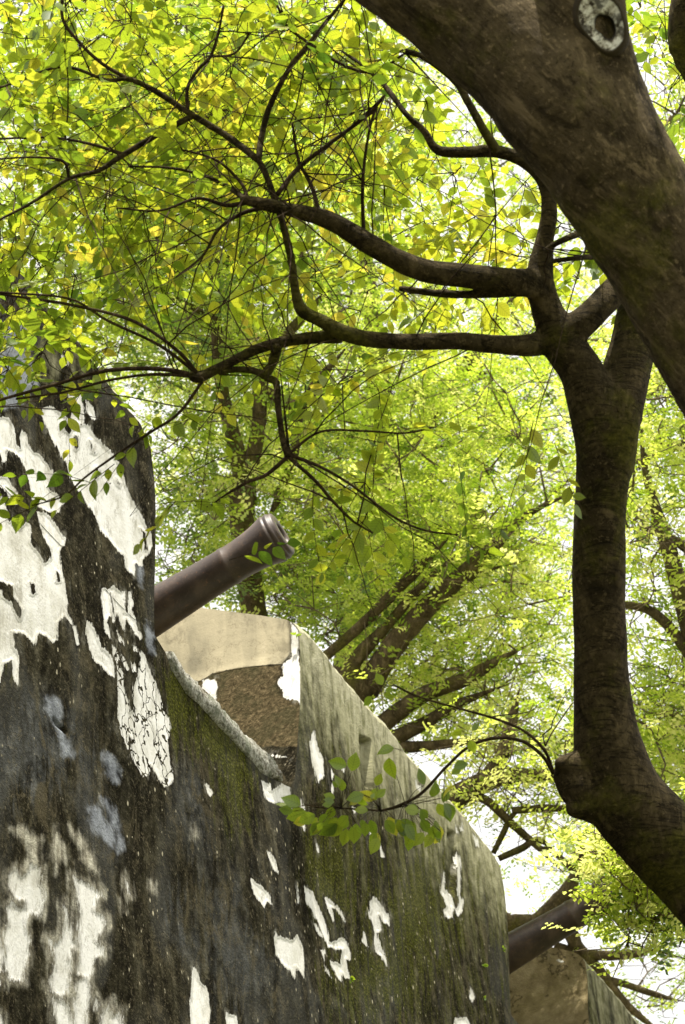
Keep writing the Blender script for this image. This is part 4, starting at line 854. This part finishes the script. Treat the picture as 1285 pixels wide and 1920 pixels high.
def bgtree(label, D, limbs, blobs, base, mat_leaf=M_FROND, scale=1.0, tscale=1.0, thick=1.0, back=0.0):
    """limbs in px; blobs: (cx,cy,rx,ry,clumps,per clump,depth spread,bias)"""
    root = empty('feathery_tree'); tag(root, label, 'tree', 'trees on the fort terrace')
    T = Tubes(); sk = []
    x, y = proj(np.array([base[0], base[1], tz])); zd = (np.array([base[0], base[1], tz]) - CAM) @ F_
    for i, L in enumerate(limbs):
        L = [(q[0], q[1], q[2], q[3] if len(q) > 3 else D) for q in L]
        if i == 0: L = [(float(x), float(y), L[0][2] * 1.35 * D / zd, float(zd))] + L
        p, r = path(L, D, 6); T.add(p, r * thick * np.clip((len(p) - 1 - np.arange(len(p))) / (.3 * len(p)), .15, 1), 12, .03); sk.append(p)
    T.build('trunk', M_BGBARK, root); sk = np.vstack(sk)
    tips = []; C = []; lcs = []; S2 = []
    for cx, cy, rx, ry, nc, per, ds, b in blobs:
        a = rng.uniform(0, 2 * pi, nc); rr = np.sqrt(rng.uniform(0, 1, nc))
        for k in range(nc):
            c = P(cx + rx * rr[k] * cos(a[k]), cy + ry * rr[k] * sin(a[k]), D + (1.1 if D > 20 else 0) + back + rng.uniform(-ds, ds)); tips.append(c)
            m = max(3, int(per * .74 * rng.uniform(.4, 1.6))); sp = np.array([.42, .42, .17]) * rng.uniform(.42, 1.15) * tscale
            C.append(c + rng.normal(size=(m, 3)) * sp); lcs.append(np.clip(rng.normal(b + rng.normal() * .22, .12, m), 0, 1)); S2.append(rng.uniform(.7, 1.2, m) * scale)
    C = np.vstack(C); lcs = np.concatenate(lcs); S2 = np.concatenate(S2)
    Vs, Fs, Ls, n = [], [], [], 0; pick = rng.integers(0, 6, len(C))
    for t in range(6):
        k = pick == t; V, F, l_ = fronds(C[k], FT[t], S2[k], lcs[k]); Vs.append(V); Fs.append(F + n); Ls.append(l_); n += len(V)
    mesh('crown', np.vstack(Vs), [np.vstack(Fs)], mat_leaf, root, False, {'lc': np.concatenate(Ls), 'mid': np.ones(n)})
    T = Tubes(); tips = np.array(tips); ext = []
    for i, q in grow(sk, tips, .5):
        L0 = np.linalg.norm(q[-1] - q[0]); T.add(q, np.linspace(.007 + .009 * min(2.5, L0), .005, len(q)) * min(1, scale), 5)
        for _ in range(2):
            e = q[-1] + rng.normal(size=3) * np.array([.4, .4, .2]) * tscale; m_ = (q[-1] + e) / 2 + rng.normal(size=3) * .08; T.add([q[-1], m_, e], [.006, .005, .003], 4)
    o = T.build('twigs', M_BGTWIG, root); o['kind'] = 'stuff'
    rebase(root, (base[0], base[1], tz)); return len(C)
def inward(px, D): return None
nf = 0
nf += bgtree('tall double-stemmed tree rising directly behind the nearer cannon', 24, [
  [(470,1100,34),(462,930,30),(440,830,22),(415,720,17),(405,600,15),(402,500,15),(400,400,12),(380,280,9),(330,150,7)],
  [(462,920,22),(485,800,20),(490,720,19),(530,640,15),(600,560,12),(660,500,9)],
  [(402,510,13),(450,470,13),(480,430,12),(540,330,12),(610,190,13),(640,140,10)],
  [(490,730,15),(560,760,16),(600,710,14),(660,640,10)],
  [(560,770,14),(545,880,14),(500,980,18)],
  [(405,600,9),(330,560,7),(200,500,5)]],
  [(180,260,330,330,210,26,3,.33),(480,330,330,330,190,26,3,.36),(330,560,200,150,60,24,2.5,.42),(400,1000,120,120,46,26,2,.30),(330,830,60,80,14,16,2,.45),(560,820,120,120,40,24,2,.5),(440,650,160,160,40,24,1.2,.5)], (.2, 27), thick=.72)
nf += bgtree('spreading tree with long mossy limbs rising behind the middle merlon', 23, [
  [(640,1420,40),(690,1290,30),(740,1210,25),(800,1140,23),(860,1085,21),(920,1030,16),(975,975,12),(1060,930,9),(1200,880,7)],
  [(690,1290,22),(660,1250,19),(720,1180,13),(800,1090,11),(880,1020,8)],
  [(720,1210,10),(760,1165,9),(830,1120,8),(900,1075,7),(990,1050,6)],
  [(600,1240,11),(680,1170,12),(740,1110,13),(800,1050,12),(860,990,8)],
  [(640,1420,26),(740,1340,20),(800,1300,18),(870,1275,16),(930,1240,14),(1010,1200,10)],
  [(640,1420,22),(760,1375,17),(860,1320,12),(960,1280,8)],
  [(700,1400,16),(780,1400,13),(880,1390,8),(960,1380,6)]],
  [(800,900,260,200,120,30,2.6,.52),(700,1080,190,130,60,28,2.2,.35),(900,1100,220,150,80,28,2.5,.58),(860,1300,190,90,56,26,2.2,.66),(560,1090,110,80,26,26,1.5,.42),(900,700,300,140,60,24,2.5,.5)], (1.6, 25), thick=.85, back=.8)
nf += bgtree('loose open tree with dark crooked twigs against the white sky', 22, [
  [(760,1640,26),(830,1520,24),(900,1470,20),(960,1455,16),(1060,1450,13),(1180,1420,9)],
  [(900,1470,14),(940,1420,14),(960,1350,12),(975,1290,8)],
  [(830,1510,12),(900,1495,9),(960,1545,8),(1010,1590,7),(1060,1640,6)],
  [(935,1610,6),(980,1590,7),(1010,1575,6),(1060,1610,5)],
  [(925,1600,5),(945,1560,6),(960,1530,5),(1000,1500,4)],
  [(960,1520,7),(1040,1515,7),(1120,1530,6)]],
  [(1000,1420,170,60,34,18,2,.6),(960,1500,130,50,16,12,2,.6),(1150,1450,120,90,24,20,2,.5)], (2.6, 23.5))
nf += bgtree('tree with dark forked boughs behind the far cannon', 26, [
  [(900,2050,34),(930,1760,24),(960,1735,20),(1010,1730,20),(1060,1680,20),(1085,1620,14),(1100,1560,10)],
  [(940,1730,16),(1000,1760,14),(1060,1740,14),(1085,1780,14),(1130,1830,12),(1170,1880,10),(1230,1930,9),(1300,1990,8)],
  [(1040,1775,10),(1100,1790,10),(1180,1790,9),(1240,1780,7)],
  [(1110,1830,8),(1170,1845,7),(1230,1865,6),(1290,1880,5)],
  [(1085,1640,8),(1040,1600,5),(990,1580,4)]],
  [(1180,1620,130,110,44,26,1.5,.45),(1240,1770,110,70,14,14,1.5,.4),(1230,1860,90,60,14,10,1.5,.5),(1280,1560,60,160,20,22,2,.5)], (2.0, 25.5))
nf += bgtree('bright yellow-green tree at the right edge behind the slender trunk', 21, [
  [(1330,1900,30),(1340,1500,24),(1310,1250,20),(1260,1050,16),(1210,880,12),(1200,720,9)],
  [(1310,1250,12),(1240,1160,10),(1180,1135,8),(1080,1140,7)],[(1320,1050,10),(1240,1000,8),(1190,990,7)],[(1290,830,9),(1230,850,8),(1190,870,6)]],
  [(1250,1300,90,230,70,28,1.6,.55),(1240,850,120,220,70,26,2,.55),(1250,150,110,260,40,22,2,.5),(1280,560,80,200,24,22,2,.5)], (4.6, 21))
nf += bgtree('low bright leafy tree hanging over the muzzle of the far cannon', 15.5, [
  [(1480,2080,20),(1400,1800,14),(1320,1690,10),(1240,1640,7),(1160,1620,5),(1100,1640,3)],[(1320,1690,8),(1240,1720,5),(1160,1740,3.5)]],
  [(1205,1590,88,50,40,16,.4,.66),(1250,1678,80,60,36,17,.4,.55),(1180,1745,40,30,5,6,.2,.4)], (5.5, 12.5), scale=.85, tscale=.42)
nf += bgtree('pale distant crown closing the view high behind the other trees', 36, [
  [(700,1500,34),(720,1000,30),(700,600,22),(650,300,16)],[(720,900,18),(900,650,14),(1050,450,9)],[(710,700,16),(500,400,10),(250,200,7)]],
  [(640,450,640,480,300,24,3,.52),(760,900,420,260,120,22,3,.5)], (6, 40), scale=1.5, tscale=1.7)
print('fronds', nf)

# ------------------------------------------------------------ small weeds rooted in the wall
def weed(x, y, label, s, front=True, wi=-.01):
    u, v = un(x, y); b = W3(u, v, wi); root = empty('wall_weed', tuple(b)); tag(root, label, 'weed', 'weeds growing from the wall')
    k = 7; yv = N_ * .6 + rng.normal(size=(k, 3)) * .7; V, F, a, m_ = leaves(rng.normal(size=(k, 3)) * .006, yv, np.tile(Z, (k, 1)) + rng.normal(size=(k, 3)) * .4, rng.uniform(.6, 1.1, k) * s, rng.uniform(.1, .5, k))
    mesh('leaves', V, [F], M_LEAF, root, True, {'lc': a, 'mid': m_, 'lv': lvv(len(a))})
weed(556, 1192, 'dark green tuft in the crack at the top corner of the middle merlon', .05, wi=.0)
weed(655, 1836, 'small green sprout below the white hooked lime patch', .045)
weed(941, 1780, 'tiny green sprout near the right edge of the wall by the far cannon', .035)
weed(905, 1812, 'tiny two-leaved sprout low on the wall, left of the far cannon', .04)
weed(905, 1874, 'lowest tiny sprout on the dark wall near the bottom of the view', .03)
